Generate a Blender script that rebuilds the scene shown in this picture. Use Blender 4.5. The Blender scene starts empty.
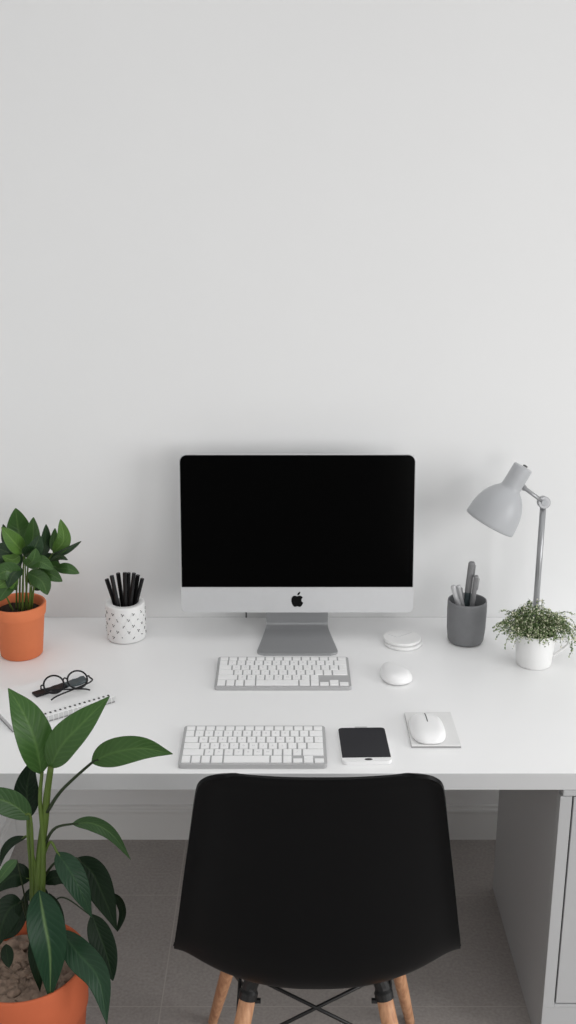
import bpy, bmesh, math, random
from mathutils import Vector, Matrix
random.seed(7)
S = bpy.context.scene
COL = S.collection
PI = math.pi

# ------------------------------------------------------------------ camera maths
F = 1094.0
PITCH = math.radians(17.4)
H = 1.953
CP, SP = math.cos(PITCH), math.sin(PITCH)
WALL = 2.896
DESK = 0.73

def ray(px, py):
    a, b = (px - 288.0) / F, (py - 512.0) / F
    return Vector((a, CP - b * SP, -SP - b * CP))
def at(px, py, z):
    r = ray(px, py); t = (z - H) / r.z
    return Vector((0, 0, H)) + r * t
def atd(px, py, d):
    r = ray(px, py); t = d / r.y
    return Vector((0, 0, H)) + r * t
def pxsize(p):
    return (p.y * CP + (H - p.z) * SP) / F

cam_data = bpy.data.cameras.new('camera')
cam = bpy.data.objects.new('camera', cam_data)
COL.objects.link(cam)
cam.location = (0, 0, H)
cam.rotation_euler = (PI / 2 - PITCH, 0, 0)
cam_data.sensor_fit = 'VERTICAL'
cam_data.sensor_height = 36.0
cam_data.sensor_width = 36.0 * 576 / 1024
cam_data.lens = 36.0 * F / 1024.0
cam_data.clip_start = 0.05
S.camera = cam

# ------------------------------------------------------------------ materials
def mat(name, col, rough=0.5, metal=0.0, spec=0.5, var=0.04, scale=30.0, bump=0.0, bscale=200.0, coat=0.0):
    m = bpy.data.materials.new(name); m.use_nodes = True
    nt = m.node_tree; N = nt.nodes; L = nt.links
    b = N['Principled BSDF']
    b.inputs['Roughness'].default_value = rough
    b.inputs['Metallic'].default_value = metal
    b.inputs['Specular IOR Level'].default_value = spec
    b.inputs['Coat Weight'].default_value = coat
    tc = N.new('ShaderNodeTexCoord')
    nz = N.new('ShaderNodeTexNoise'); nz.inputs['Scale'].default_value = scale; nz.inputs['Detail'].default_value = 4
    L.new(tc.outputs['Object'], nz.inputs['Vector'])
    mx = N.new('ShaderNodeMix'); mx.data_type = 'RGBA'
    mx.inputs[6].default_value = (*[c * (1 - var) for c in col], 1)
    mx.inputs[7].default_value = (*[min(1, c * (1 + var)) for c in col], 1)
    L.new(nz.outputs['Fac'], mx.inputs[0]); L.new(mx.outputs[2], b.inputs['Base Color'])
    if bump > 0:
        n2 = N.new('ShaderNodeTexNoise'); n2.inputs['Scale'].default_value = bscale; n2.inputs['Detail'].default_value = 3
        L.new(tc.outputs['Object'], n2.inputs['Vector'])
        bp = N.new('ShaderNodeBump'); bp.inputs['Strength'].default_value = bump; bp.inputs['Distance'].default_value = 0.002
        L.new(n2.outputs['Fac'], bp.inputs['Height']); L.new(bp.outputs['Normal'], b.inputs['Normal'])
    return m

def srgb(r, g, b):
    f = lambda c: (c / 255 / 12.92) if c <= 10 else ((c / 255 + 0.055) / 1.055) ** 2.4
    return (f(r), f(g), f(b))

M = {}
M['wall'] = mat('painted_plaster', (0.80, 0.803, 0.803), 0.9, spec=0.2, var=0.012, scale=2.2, bump=0.05, bscale=60)
M['skirt'] = mat('skirting_paint', (0.74, 0.74, 0.73), 0.5, spec=0.3, var=0.01)
M['desk'] = mat('white_laminate', (0.90, 0.90, 0.90), 0.34, spec=0.4, var=0.01, scale=6)
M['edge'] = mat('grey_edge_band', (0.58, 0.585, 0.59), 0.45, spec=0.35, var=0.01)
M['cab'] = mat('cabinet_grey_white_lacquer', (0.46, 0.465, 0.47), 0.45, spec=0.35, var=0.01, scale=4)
M['cab_gap_shade'] = mat('cabinet_gap_shadow_board', (0.03, 0.03, 0.03), 0.9, spec=0.1)
M['alu'] = mat('brushed_aluminium', (0.60, 0.605, 0.615), 0.42, metal=0.3, spec=0.4, var=0.02, scale=80)
M['stand'] = mat('satin_aluminium_stand', (0.43, 0.435, 0.445), 0.36, metal=0.5, spec=0.4, var=0.02, scale=80)
M['glass'] = mat('black_display_glass', (0.002, 0.002, 0.002), 0.12, spec=0.03, var=0.0)
M['phone'] = mat('phone_glass', (0.040, 0.040, 0.044), 0.2, spec=0.5, var=0.0)
M['logo'] = mat('black_logo_inlay', (0.004, 0.004, 0.004), 0.4, spec=0.1, var=0.0)
M['key'] = mat('white_key_plastic', (0.90, 0.90, 0.90), 0.45, spec=0.35, var=0.01)
M['kcase'] = mat('keyboard_aluminium', (0.48, 0.48, 0.485), 0.45, metal=0.2, spec=0.35, var=0.02, scale=60)
M['legend'] = mat('key_legend_grey', (0.58, 0.58, 0.59), 0.6, spec=0.2, var=0.0)
M['whiteplastic'] = mat('white_gloss_plastic', (0.88, 0.88, 0.88), 0.28, spec=0.45, var=0.005)
M['slit'] = mat('dark_slit', (0.05, 0.05, 0.05), 0.6, spec=0.2)
M['ceramic'] = mat('white_ceramic', (0.80, 0.80, 0.795), 0.4, spec=0.4, var=0.01, bump=0.15, bscale=90)
M['print'] = mat('black_print', (0.035, 0.035, 0.035), 0.6, spec=0.2)
M['relief'] = mat('grey_relief_glaze', (0.74, 0.74, 0.735), 0.5, spec=0.3)
M['pencil'] = mat('black_lacquer', (0.007, 0.007, 0.0075), 0.42, spec=0.22, var=0.1)
M['pencil_end'] = mat('graphite_grey', (0.12, 0.12, 0.12), 0.5, spec=0.3)
M['greycup'] = mat('charcoal_stoneware', (0.19, 0.193, 0.20), 0.6, spec=0.3, var=0.08, scale=50, bump=0.2, bscale=250)
M['penA'] = mat('silver_pen_metal', (0.55, 0.55, 0.56), 0.3, metal=0.4, spec=0.5)
M['penB'] = mat('gunmetal_pen', (0.05, 0.07, 0.075), 0.4, metal=0.2, spec=0.5)
M['penC'] = mat('grey_pen_body', (0.22, 0.22, 0.225), 0.4, metal=0.2, spec=0.5)
M['lamp'] = mat('lamp_grey_enamel', (0.43, 0.44, 0.455), 0.38, spec=0.4, var=0.01)
M['lampmetal'] = mat('lamp_satin_steel', (0.36, 0.365, 0.375), 0.35, metal=0.6, spec=0.5)
M['terra'] = mat('terracotta', srgb(220, 126, 84), 0.75, spec=0.25, var=0.07, scale=18, bump=0.12, bscale=120)
M['terra_floor'] = mat('terracotta_shaded', srgb(190, 98, 64), 0.75, spec=0.25, var=0.1, scale=14, bump=0.15, bscale=100)  # darker than the desk pot: shade on the clay put into its colour
M['soil'] = mat('dry_soil', (0.27, 0.20, 0.155), 0.95, spec=0.1, var=0.75, scale=70, bump=0.9, bscale=140)
M['soil_dark'] = mat('dark_potting_soil', (0.035, 0.025, 0.02), 0.95, spec=0.1, var=0.5, scale=80, bump=0.9, bscale=180)
M['paper'] = mat('notebook_paper', (0.86, 0.83, 0.83), 0.8, spec=0.2, var=0.01)
M['papercov'] = mat('notebook_cover', (0.87, 0.87, 0.87), 0.55, spec=0.3, var=0.01)
M['pageedge'] = mat('page_edges', (0.62, 0.62, 0.62), 0.85, spec=0.1, var=0.2, scale=300)
M['blackplastic'] = mat('black_acetate', (0.008, 0.008, 0.009), 0.5, spec=0.25)
M['chair'] = mat('black_polypropylene', (0.0030, 0.0032, 0.0036), 0.42, spec=0.12, var=0.02, bump=0.03, bscale=500)
M['blackmetal'] = mat('black_steel', (0.009, 0.009, 0.009), 0.45, spec=0.4)
M['pad'] = mat('pale_grey_pad', (0.76, 0.76, 0.755), 0.7, spec=0.2, var=0.02)
M['padedge'] = mat('pad_edge_grey', (0.33, 0.33, 0.33), 0.8, spec=0.1)
M['coaster'] = mat('white_stone_coaster', (0.83, 0.83, 0.825), 0.55, spec=0.3, var=0.02)
M['stem'] = mat('stem_green', (0.085, 0.135, 0.025), 0.5, spec=0.3, var=0.25, scale=25)
M['stem_dark'] = mat('stem_dark_green', (0.022, 0.035, 0.014), 0.5, spec=0.3, var=0.25, scale=25)
M['tiny_stem'] = mat('trailing_stem', (0.10, 0.12, 0.05), 0.6, spec=0.2)
M['rubber'] = mat('grey_rubber', (0.09, 0.09, 0.09), 0.8, spec=0.2)

def wood_mat():
    m = mat('beech_wood', (0.5, 0.3, 0.16), 0.5, spec=0.3)
    nt = m.node_tree; N = nt.nodes; L = nt.links; b = N['Principled BSDF']
    tc = N.new('ShaderNodeTexCoord'); mp = N.new('ShaderNodeMapping'); mp.inputs['Scale'].default_value = (60, 60, 5)
    nz = N.new('ShaderNodeTexNoise'); nz.inputs['Scale'].default_value = 2.0; nz.inputs['Detail'].default_value = 5
    L.new(tc.outputs['Object'], mp.inputs['Vector']); L.new(mp.outputs['Vector'], nz.inputs['Vector'])
    cr = N.new('ShaderNodeValToRGB')
    cr.color_ramp.elements[0].position = 0.3; cr.color_ramp.elements[0].color = (0.42, 0.195, 0.10, 1)
    cr.color_ramp.elements[1].position = 0.7; cr.color_ramp.elements[1].color = (0.66, 0.37, 0.21, 1)
    L.new(nz.outputs['Fac'], cr.inputs['Fac']); L.new(cr.outputs['Color'], b.inputs['Base Color'])
    return m
M['wood'] = wood_mat()

def leaf_mat(name, c1, c2, vein, rough=0.4, spec=0.4, nveins=11, vein_amt=0.5):
    m = bpy.data.materials.new(name); m.use_nodes = True
    nt = m.node_tree; N = nt.nodes; L = nt.links; b = N['Principled BSDF']
    b.inputs['Roughness'].default_value = rough; b.inputs['Specular IOR Level'].default_value = spec
    uv = N.new('ShaderNodeUVMap'); uv.uv_map = 'UVMap'
    sx = N.new('ShaderNodeSeparateXYZ'); L.new(uv.outputs['UV'], sx.inputs['Vector'])
    def mth(op, a, bb=None, clamp=False):
        n = N.new('ShaderNodeMath'); n.operation = op; n.use_clamp = clamp
        for i, v in enumerate((a, bb)):
            if v is None: continue
            if isinstance(v, (int, float)): n.inputs[i].default_value = v
            else: L.new(v, n.inputs[i])
        return n.outputs[0]
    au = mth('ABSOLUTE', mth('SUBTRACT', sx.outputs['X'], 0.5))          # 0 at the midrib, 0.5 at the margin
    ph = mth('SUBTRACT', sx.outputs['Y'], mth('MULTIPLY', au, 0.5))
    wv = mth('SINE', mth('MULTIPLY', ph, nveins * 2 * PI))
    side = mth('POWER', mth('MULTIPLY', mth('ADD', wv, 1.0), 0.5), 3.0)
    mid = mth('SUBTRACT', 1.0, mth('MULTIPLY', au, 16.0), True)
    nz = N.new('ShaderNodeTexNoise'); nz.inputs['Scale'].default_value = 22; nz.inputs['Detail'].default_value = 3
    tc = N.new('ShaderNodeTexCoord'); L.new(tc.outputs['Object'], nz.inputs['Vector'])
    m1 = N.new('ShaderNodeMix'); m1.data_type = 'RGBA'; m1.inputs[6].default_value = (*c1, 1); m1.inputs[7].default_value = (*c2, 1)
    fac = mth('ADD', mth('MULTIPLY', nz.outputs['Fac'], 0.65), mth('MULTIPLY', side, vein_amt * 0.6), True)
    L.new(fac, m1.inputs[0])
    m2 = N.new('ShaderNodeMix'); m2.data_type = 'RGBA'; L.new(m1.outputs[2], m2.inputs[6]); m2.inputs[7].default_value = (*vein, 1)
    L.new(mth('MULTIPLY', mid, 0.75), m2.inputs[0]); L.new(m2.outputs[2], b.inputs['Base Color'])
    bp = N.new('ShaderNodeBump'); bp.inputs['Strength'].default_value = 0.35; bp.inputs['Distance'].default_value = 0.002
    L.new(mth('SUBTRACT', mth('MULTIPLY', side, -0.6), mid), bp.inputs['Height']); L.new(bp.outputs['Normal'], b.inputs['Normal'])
    return m
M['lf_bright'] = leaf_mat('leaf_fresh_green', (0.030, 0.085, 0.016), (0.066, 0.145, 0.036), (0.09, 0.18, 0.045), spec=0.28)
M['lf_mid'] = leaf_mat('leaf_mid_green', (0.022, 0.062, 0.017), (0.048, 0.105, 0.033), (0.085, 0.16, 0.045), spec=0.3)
M['lf_shade'] = leaf_mat('leaf_shade_green', (0.006, 0.015, 0.007), (0.013, 0.028, 0.013), (0.022, 0.042, 0.018), spec=0.13)  # shade among the lower and rear leaves, held in the green itself
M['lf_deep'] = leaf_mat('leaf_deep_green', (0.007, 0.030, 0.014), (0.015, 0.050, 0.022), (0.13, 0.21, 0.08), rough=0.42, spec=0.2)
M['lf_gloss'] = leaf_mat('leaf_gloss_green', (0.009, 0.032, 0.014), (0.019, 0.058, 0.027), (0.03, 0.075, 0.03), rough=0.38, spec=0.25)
M['zl_bright'] = leaf_mat('leaf_glossy_lime', (0.055, 0.13, 0.018), (0.105, 0.21, 0.035), (0.15, 0.26, 0.06), rough=0.34, spec=0.36, vein_amt=0.2)
M['zl_mid'] = leaf_mat('leaf_glossy_green', (0.028, 0.075, 0.016), (0.058, 0.125, 0.03), (0.09, 0.17, 0.045), rough=0.34, spec=0.36, vein_amt=0.2)
M['zl_dark'] = leaf_mat('leaf_glossy_dark', (0.009, 0.030, 0.009), (0.022, 0.055, 0.018), (0.05, 0.09, 0.03), rough=0.34, spec=0.36, vein_amt=0.2)

def tiny_leaf_mat():
    m = bpy.data.materials.new('tiny_leaves'); m.use_nodes = True
    N = m.node_tree.nodes; L = m.node_tree.links; b = N['Principled BSDF']; b.inputs['Roughness'].default_value = 0.5
    g = N.new('ShaderNodeNewGeometry'); cr = N.new('ShaderNodeValToRGB')
    e = cr.color_ramp.elements
    e[0].position = 0.0; e[0].color = (0.035, 0.075, 0.02, 1)
    e[1].position = 0.92; e[1].color = (0.72, 0.70, 0.54, 1)
    x = e.new(0.40); x.color = (0.085, 0.15, 0.04, 1)
    x = e.new(0.60); x.color = (0.27, 0.35, 0.16, 1)
    L.new(g.outputs['Random Per Island'], cr.inputs['Fac']); L.new(cr.outputs['Color'], b.inputs['Base Color'])
    return m
M['tiny'] = tiny_leaf_mat()

def floor_mat():
    m = mat('grey_brown_stone_tile', (0.30, 0.275, 0.26), 0.55, spec=0.3)
    nt = m.node_tree; N = nt.nodes; L = nt.links; b = N['Principled BSDF']
    for n in list(N):
        if n.type in ('TEX_NOISE', 'MIX'): N.remove(n)
    tc = N.new('ShaderNodeTexCoord')
    mp = N.new('ShaderNodeMapping'); mp.inputs['Location'].default_value = (0.31, -2.19, 0)
    L.new(tc.outputs['Object'], mp.inputs['Vector'])
    br = N.new('ShaderNodeTexBrick'); br.offset = 0.0; br.squash = 1.0
    br.inputs['Scale'].default_value = 1.0; br.inputs['Brick Width'].default_value = 0.60; br.inputs['Row Height'].default_value = 0.43
    br.inputs['Mortar Size'].default_value = 0.0016; br.inputs['Mortar Smooth'].default_value = 0.3
    br.inputs['Color1'].default_value = (1, 1, 1, 1); br.inputs['Color2'].default_value = (0.95, 0.95, 0.95, 1); br.inputs['Mortar'].default_value = (1, 1, 1, 1)
    L.new(mp.outputs['Vector'], br.inputs['Vector'])
    n1 = N.new('ShaderNodeTexNoise'); n1.inputs['Scale'].default_value = 6; n1.inputs['Detail'].default_value = 6; n1.inputs['Roughness'].default_value = 0.65
    n2 = N.new('ShaderNodeTexNoise'); n2.inputs['Scale'].default_value = 130; n2.inputs['Detail'].default_value = 3
    L.new(tc.outputs['Object'], n1.inputs['Vector']); L.new(tc.outputs['Object'], n2.inputs['Vector'])
    mx = N.new('ShaderNodeMix'); mx.data_type = 'RGBA'; mx.inputs[6].default_value = (0.32, 0.293, 0.277, 1); mx.inputs[7].default_value = (0.42, 0.39, 0.37, 1)
    L.new(n1.outputs['Fac'], mx.inputs[0])
    m2 = N.new('ShaderNodeMix'); m2.data_type = 'RGBA'; m2.blend_type = 'OVERLAY'; m2.inputs[0].default_value = 0.3
    L.new(mx.outputs[2], m2.inputs[6]); L.new(n2.outputs['Fac'], m2.inputs[7])
    m3 = N.new('ShaderNodeMix'); m3.data_type = 'RGBA'; m3.blend_type = 'MULTIPLY'; m3.inputs[0].default_value = 1
    L.new(m2.outputs[2], m3.inputs[6]); L.new(br.outputs['Color'], m3.inputs[7])
    m4 = N.new('ShaderNodeMix'); m4.data_type = 'RGBA'; m4.inputs[7].default_value = (0.46, 0.425, 0.40, 1)
    L.new(br.outputs['Fac'], m4.inputs[0]); L.new(m3.outputs[2], m4.inputs[6]); L.new(m4.outputs[2], b.inputs['Base Color'])
    for n in list(N):
        if n.type == 'BUMP': N.remove(n)
    bp = N.new('ShaderNodeBump'); bp.inputs['Strength'].default_value = 0.25; bp.inputs['Distance'].default_value = 0.002
    L.new(n2.outputs['Fac'], bp.inputs['Height']); L.new(bp.outputs['Normal'], b.inputs['Normal'])
    return m
M['floor'] = floor_mat()

# ------------------------------------------------------------------ mesh helpers
def obj(name, bm, m, parent=None, smooth=False, loc=None, mods=(), recalc=True):
    if recalc: bmesh.ops.recalc_face_normals(bm, faces=bm.faces)
    me = bpy.data.meshes.new(name); bm.to_mesh(me); bm.free()
    for mm in (m if isinstance(m, (list, tuple)) else [m]): me.materials.append(mm)
    if smooth:
        for p in me.polygons: p.use_smooth = True
    o = bpy.data.objects.new(name, me); COL.objects.link(o)
    if parent is not None:
        o.parent = parent
        o.matrix_parent_inverse = parent.matrix_basis.inverted()   # meshes are built in world space
    for kind, kw in mods:
        md = o.modifiers.new(kind.lower(), kind)
        for k, v in kw.items(): setattr(md, k, v)
    return o
def tag(o, label, cat, group=None, kind=None):
    o['label'] = label; o['category'] = cat
    if group: o['group'] = group
    if kind: o['kind'] = kind
    return o
def thing(name, label, cat, loc, group=None):
    o = bpy.data.objects.new(name, None); COL.objects.link(o)
    o.empty_display_size = 0.05; o.location = loc
    return tag(o, label, cat, group)
def struct(name, bm, m, **kw):
    o = obj(name, bm, m, **kw); o['kind'] = 'structure'; return o

def add_box(bm, lo, hi, bevel=0.0, seg=2, mtx=None):
    vs = [bm.verts.new((x, y, z)) for x in (lo[0], hi[0]) for y in (lo[1], hi[1]) for z in (lo[2], hi[2])]
    fs = [(0, 1, 3, 2), (4, 6, 7, 5), (0, 4, 5, 1), (2, 3, 7, 6), (0, 2, 6, 4), (1, 5, 7, 3)]
    faces = [bm.faces.new([vs[i] for i in f]) for f in fs]
    geo = vs
    if bevel > 0:
        es = list({e for f in faces for e in f.edges})
        r = bmesh.ops.bevel(bm, geom=es, offset=bevel, segments=seg, affect='EDGES', profile=0.5)
        geo = list({v for f in r['faces'] for v in f.verts} | {v for v in vs if v.is_valid})
    if mtx is not None:
        bmesh.ops.transform(bm, matrix=mtx, verts=[v for v in geo if v.is_valid])
    return geo
def add_prism(bm, pts, z0, z1, mtx=None, bevel=0.0, seg=2):
    """polygon (x, y) extruded from z0 to z1"""
    a = [bm.verts.new((p[0], p[1], z0)) for p in pts]; b = [bm.verts.new((p[0], p[1], z1)) for p in pts]
    n = len(pts)
    fb = bm.faces.new(list(reversed(a))); ft = bm.faces.new(b)
    for i in range(n): bm.faces.new((a[i], a[(i + 1) % n], b[(i + 1) % n], b[i]))
    geo = a + b
    if bevel > 0:
        es = list(ft.edges) + list(fb.edges)
        r = bmesh.ops.bevel(bm, geom=es, offset=bevel, segments=seg, affect='EDGES', profile=0.5)
        geo = list({v for f in r['faces'] for v in f.verts} | {v for v in geo if v.is_valid})
    if mtx is not None: bmesh.ops.transform(bm, matrix=mtx, verts=geo)
    return geo
def rounded_rect(x0, y0, x1, y1, r, n=6):
    if not isinstance(r, (list, tuple)): r = [r] * 4
    pts = []
    for (cx, cy, a0), rr in zip(((x1, y1, 0), (x0, y1, 90), (x0, y0, 180), (x1, y0, 270)), r):
        sx = -1 if a0 in (0, 270) else 1; sy = -1 if a0 in (0, 90) else 1
        for k in range(n + 1):
            a = math.radians(a0 + 90 * k / n)
            pts.append((cx + sx * rr + rr * math.cos(a), cy + sy * rr + rr * math.sin(a)))
    return pts
def frame_from(axis, up=Vector((0, 0, 1))):
    z = axis.normalized()
    if abs(z.dot(up)) > 0.98: up = Vector((1, 0, 0))
    x = up.cross(z).normalized(); y = z.cross(x)
    return x, y, z
def add_lathe(bm, prof, origin=(0, 0, 0), axis=(0, 0, 1), n=40, mi=0):
    """prof: list of (radius, height) along axis"""
    o = Vector(origin); x, y, z = frame_from(Vector(axis))
    rings = []
    for r, h in prof:
        if r < 1e-6: rings.append([bm.verts.new(o + z * h)])
        else: rings.append([bm.verts.new(o + z * h + (x * math.cos(2 * PI * k / n) + y * math.sin(2 * PI * k / n)) * r) for k in range(n)])
    for a, b in zip(rings, rings[1:]):
        if len(a) == 1 and len(b) == 1: continue
        for k in range(n):
            k2 = (k + 1) % n
            if len(a) == 1: f = bm.faces.new((a[0], b[k], b[k2]))
            elif len(b) == 1: f = bm.faces.new((a[k], a[k2], b[0]))
            else: f = bm.faces.new((a[k], a[k2], b[k2], b[k]))
            f.material_index = mi
def catmull(pts, n):
    P = [Vector(p) for p in pts]
    if len(P) == 2: return [P[0].lerp(P[1], i / n) for i in range(n + 1)]
    E = [P[0] * 2 - P[1]] + P + [P[-1] * 2 - P[-2]]
    out = []; segs = len(P) - 1
    for i in range(n + 1):
        u = i / n * segs; k = min(int(u), segs - 1); t = u - k
        a, b, c, d = E[k:k + 4]
        out.append(0.5 * (2 * b + (c - a) * t + (2 * a - 5 * b + 4 * c - d) * t * t + (3 * b - a - 3 * c + d) * t ** 3))
    return out
def add_tube(bm, pts, r, n=10, closed=False, caps=True, mi=0):
    P = [Vector(p) for p in pts]; m = len(P)
    rad = r if isinstance(r, (list, tuple)) else [r] * m
    rings = []; prev = None
    for i in range(m):
        if closed: t = P[(i + 1) % m] - P[i - 1]
        else: t = P[min(i + 1, m - 1)] - P[max(i - 1, 0)]
        t.normalize()
        if prev is None: x, y, _ = frame_from(t)
        else:
            x = (prev - t * prev.dot(t)).normalized(); y = t.cross(x)
        prev = x
        rings.append([bm.verts.new(P[i] + (x * math.cos(2 * PI * k / n) + y * math.sin(2 * PI * k / n)) * rad[i]) for k in range(n)])
    R = list(zip(rings, rings[1:] + rings[:1])) if closed else list(zip(rings, rings[1:]))
    for a, b in R:
        for k in range(n):
            f = bm.faces.new((a[k], a[(k + 1) % n], b[(k + 1) % n], b[k])); f.material_index = mi
    if caps and not closed:
        for q in (rings[0], rings[-1]):
            f = bm.faces.new(q); f.material_index = mi
def B(): return bmesh.new()

# ------------------------------------------------------------------ the setting
LX = -0.835          # left wall
b = B(); add_box(b, (-1.6, -3.0, -0.06), (3.2, WALL + 0.14, 0.0)); struct('floor', b, M['floor'])
b = B(); add_box(b, (LX - 0.14, WALL, 0.0), (3.2, WALL + 0.14, 2.95)); struct('wall_back', b, M['wall'])
b = B(); add_box(b, (LX - 0.14, -0.4, 0.0), (LX, WALL, 2.95)); struct('wall_left', b, M['wall'])
prof = [(0, 0), (0.009, 0), (0.009, 0.092), (0.012, 0.095), (0.013, 0.100), (0.012, 0.105), (0.007, 0.108), (0.006, 0.116), (0, 0.118)]
b = B()
for q in (0, 1):
    pass
va = [b.verts.new((LX + 0.0, WALL - p, h)) for p, h in prof]; vb = [b.verts.new((3.2, WALL - p, h)) for p, h in prof]
for i in range(len(prof)): b.faces.new((va[i], va[(i + 1) % len(prof)], vb[(i + 1) % len(prof)], vb[i]))
b.faces.new(va); b.faces.new(vb); struct('baseboard_back', b, M['skirt'])
b = B()
va = [b.verts.new((LX + p, WALL - 0.013, h)) for p, h in prof]; vb = [b.verts.new((LX + p, -0.4, h)) for p, h in prof]
for i in range(len(prof)): b.faces.new((va[i], va[(i + 1) % len(prof)], vb[(i + 1) % len(prof)], vb[i]))
b.faces.new(va); b.faces.new(vb); struct('baseboard_left', b, M['skirt'])

# ------------------------------------------------------------------ worktop and cabinet
DF = 2.047
b = B(); add_box(b, (LX + 0.003, DF + 0.0022, 0.691), (1.12, WALL - 0.001, DESK), bevel=0.0008, seg=2)
wt = tag(obj('worktop', b, M['desk']), 'long white laminate desk worktop running along the wall', 'desk')
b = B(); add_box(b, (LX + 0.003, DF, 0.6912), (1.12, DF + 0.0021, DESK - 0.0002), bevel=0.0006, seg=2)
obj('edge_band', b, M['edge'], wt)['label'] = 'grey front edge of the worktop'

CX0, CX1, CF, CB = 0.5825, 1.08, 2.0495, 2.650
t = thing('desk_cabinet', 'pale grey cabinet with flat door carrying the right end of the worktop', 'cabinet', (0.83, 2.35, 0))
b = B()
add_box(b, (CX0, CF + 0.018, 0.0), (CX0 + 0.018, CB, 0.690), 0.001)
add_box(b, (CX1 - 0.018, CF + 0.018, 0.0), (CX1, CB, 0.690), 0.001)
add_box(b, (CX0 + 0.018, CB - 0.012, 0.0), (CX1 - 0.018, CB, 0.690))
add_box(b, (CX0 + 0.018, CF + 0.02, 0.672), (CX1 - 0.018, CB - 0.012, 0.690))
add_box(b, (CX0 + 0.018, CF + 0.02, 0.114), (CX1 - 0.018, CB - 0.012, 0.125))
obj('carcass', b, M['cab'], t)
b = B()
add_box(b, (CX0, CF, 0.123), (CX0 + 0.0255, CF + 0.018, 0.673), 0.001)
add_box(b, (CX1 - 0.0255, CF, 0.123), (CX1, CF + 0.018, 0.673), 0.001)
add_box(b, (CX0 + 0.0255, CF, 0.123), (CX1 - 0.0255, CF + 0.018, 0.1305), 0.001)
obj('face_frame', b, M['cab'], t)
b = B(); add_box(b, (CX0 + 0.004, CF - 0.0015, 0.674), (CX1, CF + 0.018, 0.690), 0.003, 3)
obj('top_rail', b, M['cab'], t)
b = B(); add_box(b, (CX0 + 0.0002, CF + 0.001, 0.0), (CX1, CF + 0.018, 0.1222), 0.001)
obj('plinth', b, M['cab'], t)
b = B(); add_box(b, (CX0 + 0.0256, CF + 0.012, 0.1310), (CX1 - 0.0256, CF + 0.0175, 0.673)); obj('door_gap_shade', b, M['cab_gap_shade'], t)  # near-black sheet behind the door paints the shade in the gap
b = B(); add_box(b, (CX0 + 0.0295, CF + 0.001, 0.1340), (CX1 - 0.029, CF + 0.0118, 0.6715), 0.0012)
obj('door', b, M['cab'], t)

# ------------------------------------------------------------------ computer
cx = 0.025
t = thing('desktop_computer', 'silver all-in-one computer with a blank black screen and a black apple-shaped mark on its chin', 'computer', (cx, 2.74, DESK))
TILT = math.radians(8.0)
base_y, base_z = 2.735, 0.812
def scr(x, h, out=0.0):      # x across, h up the panel, out toward the viewer
    return Vector((cx + x, base_y + h * math.sin(TILT) - out * math.cos(TILT), base_z + h * math.cos(TILT) + out * math.sin(TILT)))
def scr_mtx():
    m = Matrix.Identity(4)
    m.col[0][:3] = (1, 0, 0); m.col[1][:3] = (0, math.sin(TILT), math.cos(TILT)); m.col[2][:3] = (0, -math.cos(TILT), math.sin(TILT))
    m.col[3][:3] = (cx, base_y, base_z); return m
SM = scr_mtx()
W2, PH, CH = 0.3125, 0.4290, 0.0705
b = B(); add_prism(b, rounded_rect(-W2, 0, W2, PH, [0.020, 0.020, 0.012, 0.012], 8), -0.006, 0.0, SM, 0.0012)
# swelling back of the housing
def bulge():
    nx, ny = 17, 13; g = []
    for j in range(ny):
        row = []
        for i in range(nx):
            u, v = -1 + 2 * i / (nx - 1), -1 + 2 * j / (ny - 1)
            d = 0.006 + 0.038 * max(0, (1 - u ** 4)) * max(0, (1 - v ** 4))
            row.append(b.verts.new(SM @ Vector((u * (W2 - 0.004), PH / 2 + v * (PH / 2 - 0.004), -d))))
        g.append(row)
    for j in range(ny - 1):
        for i in range(nx - 1): b.faces.new((g[j][i], g[j][i + 1], g[j + 1][i + 1], g[j + 1][i]))
bulge()
obj('housing', b, M['alu'], t)
b = B(); add_prism(b, rounded_rect(-W2 + 0.0025, CH, W2 - 0.0025, PH - 0.0025, [0.018, 0.018, 0.001, 0.001], 8), 0.0002, 0.0016, SM, 0.0004, 1)
obj('screen', b, M['glass'], t)['label'] = 'blank black glass screen'
body = [(0, .29), (.07, .33), (.16, .35), (.26, .33), (.35, .27), (.41, .20), (.35, .14), (.31, .06), (.30, -.02), (.32, -.11), (.37, -.17), (.44, -.21),
        (.40, -.33), (.33, -.44), (.26, -.52), (.18, -.55), (.10, -.53), (0, -.50), (-.10, -.53), (-.18, -.55), (-.26, -.51), (-.34, -.40), (-.40, -.27),
        (-.44, -.10), (-.44, .05), (-.41, .18), (-.34, .28), (-.25, .34), (-.15, .34), (-.07, .31)]
leafp = [(0.0, .38), (.01, .47), (.06, .57), (.14, .64), (.22, .66), (.22, .58), (.18, .48), (.11, .41)]
ls = 0.0345
b = B()
for pl in (body, leafp): add_prism(b, [(p[0] * ls * 1.05, 0.0345 + p[1] * ls) for p in pl], 0.0001, 0.0008, SM)
obj('apple_logo', b, M['logo'], t)['label'] = 'black apple-shaped mark with a bite'
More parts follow.
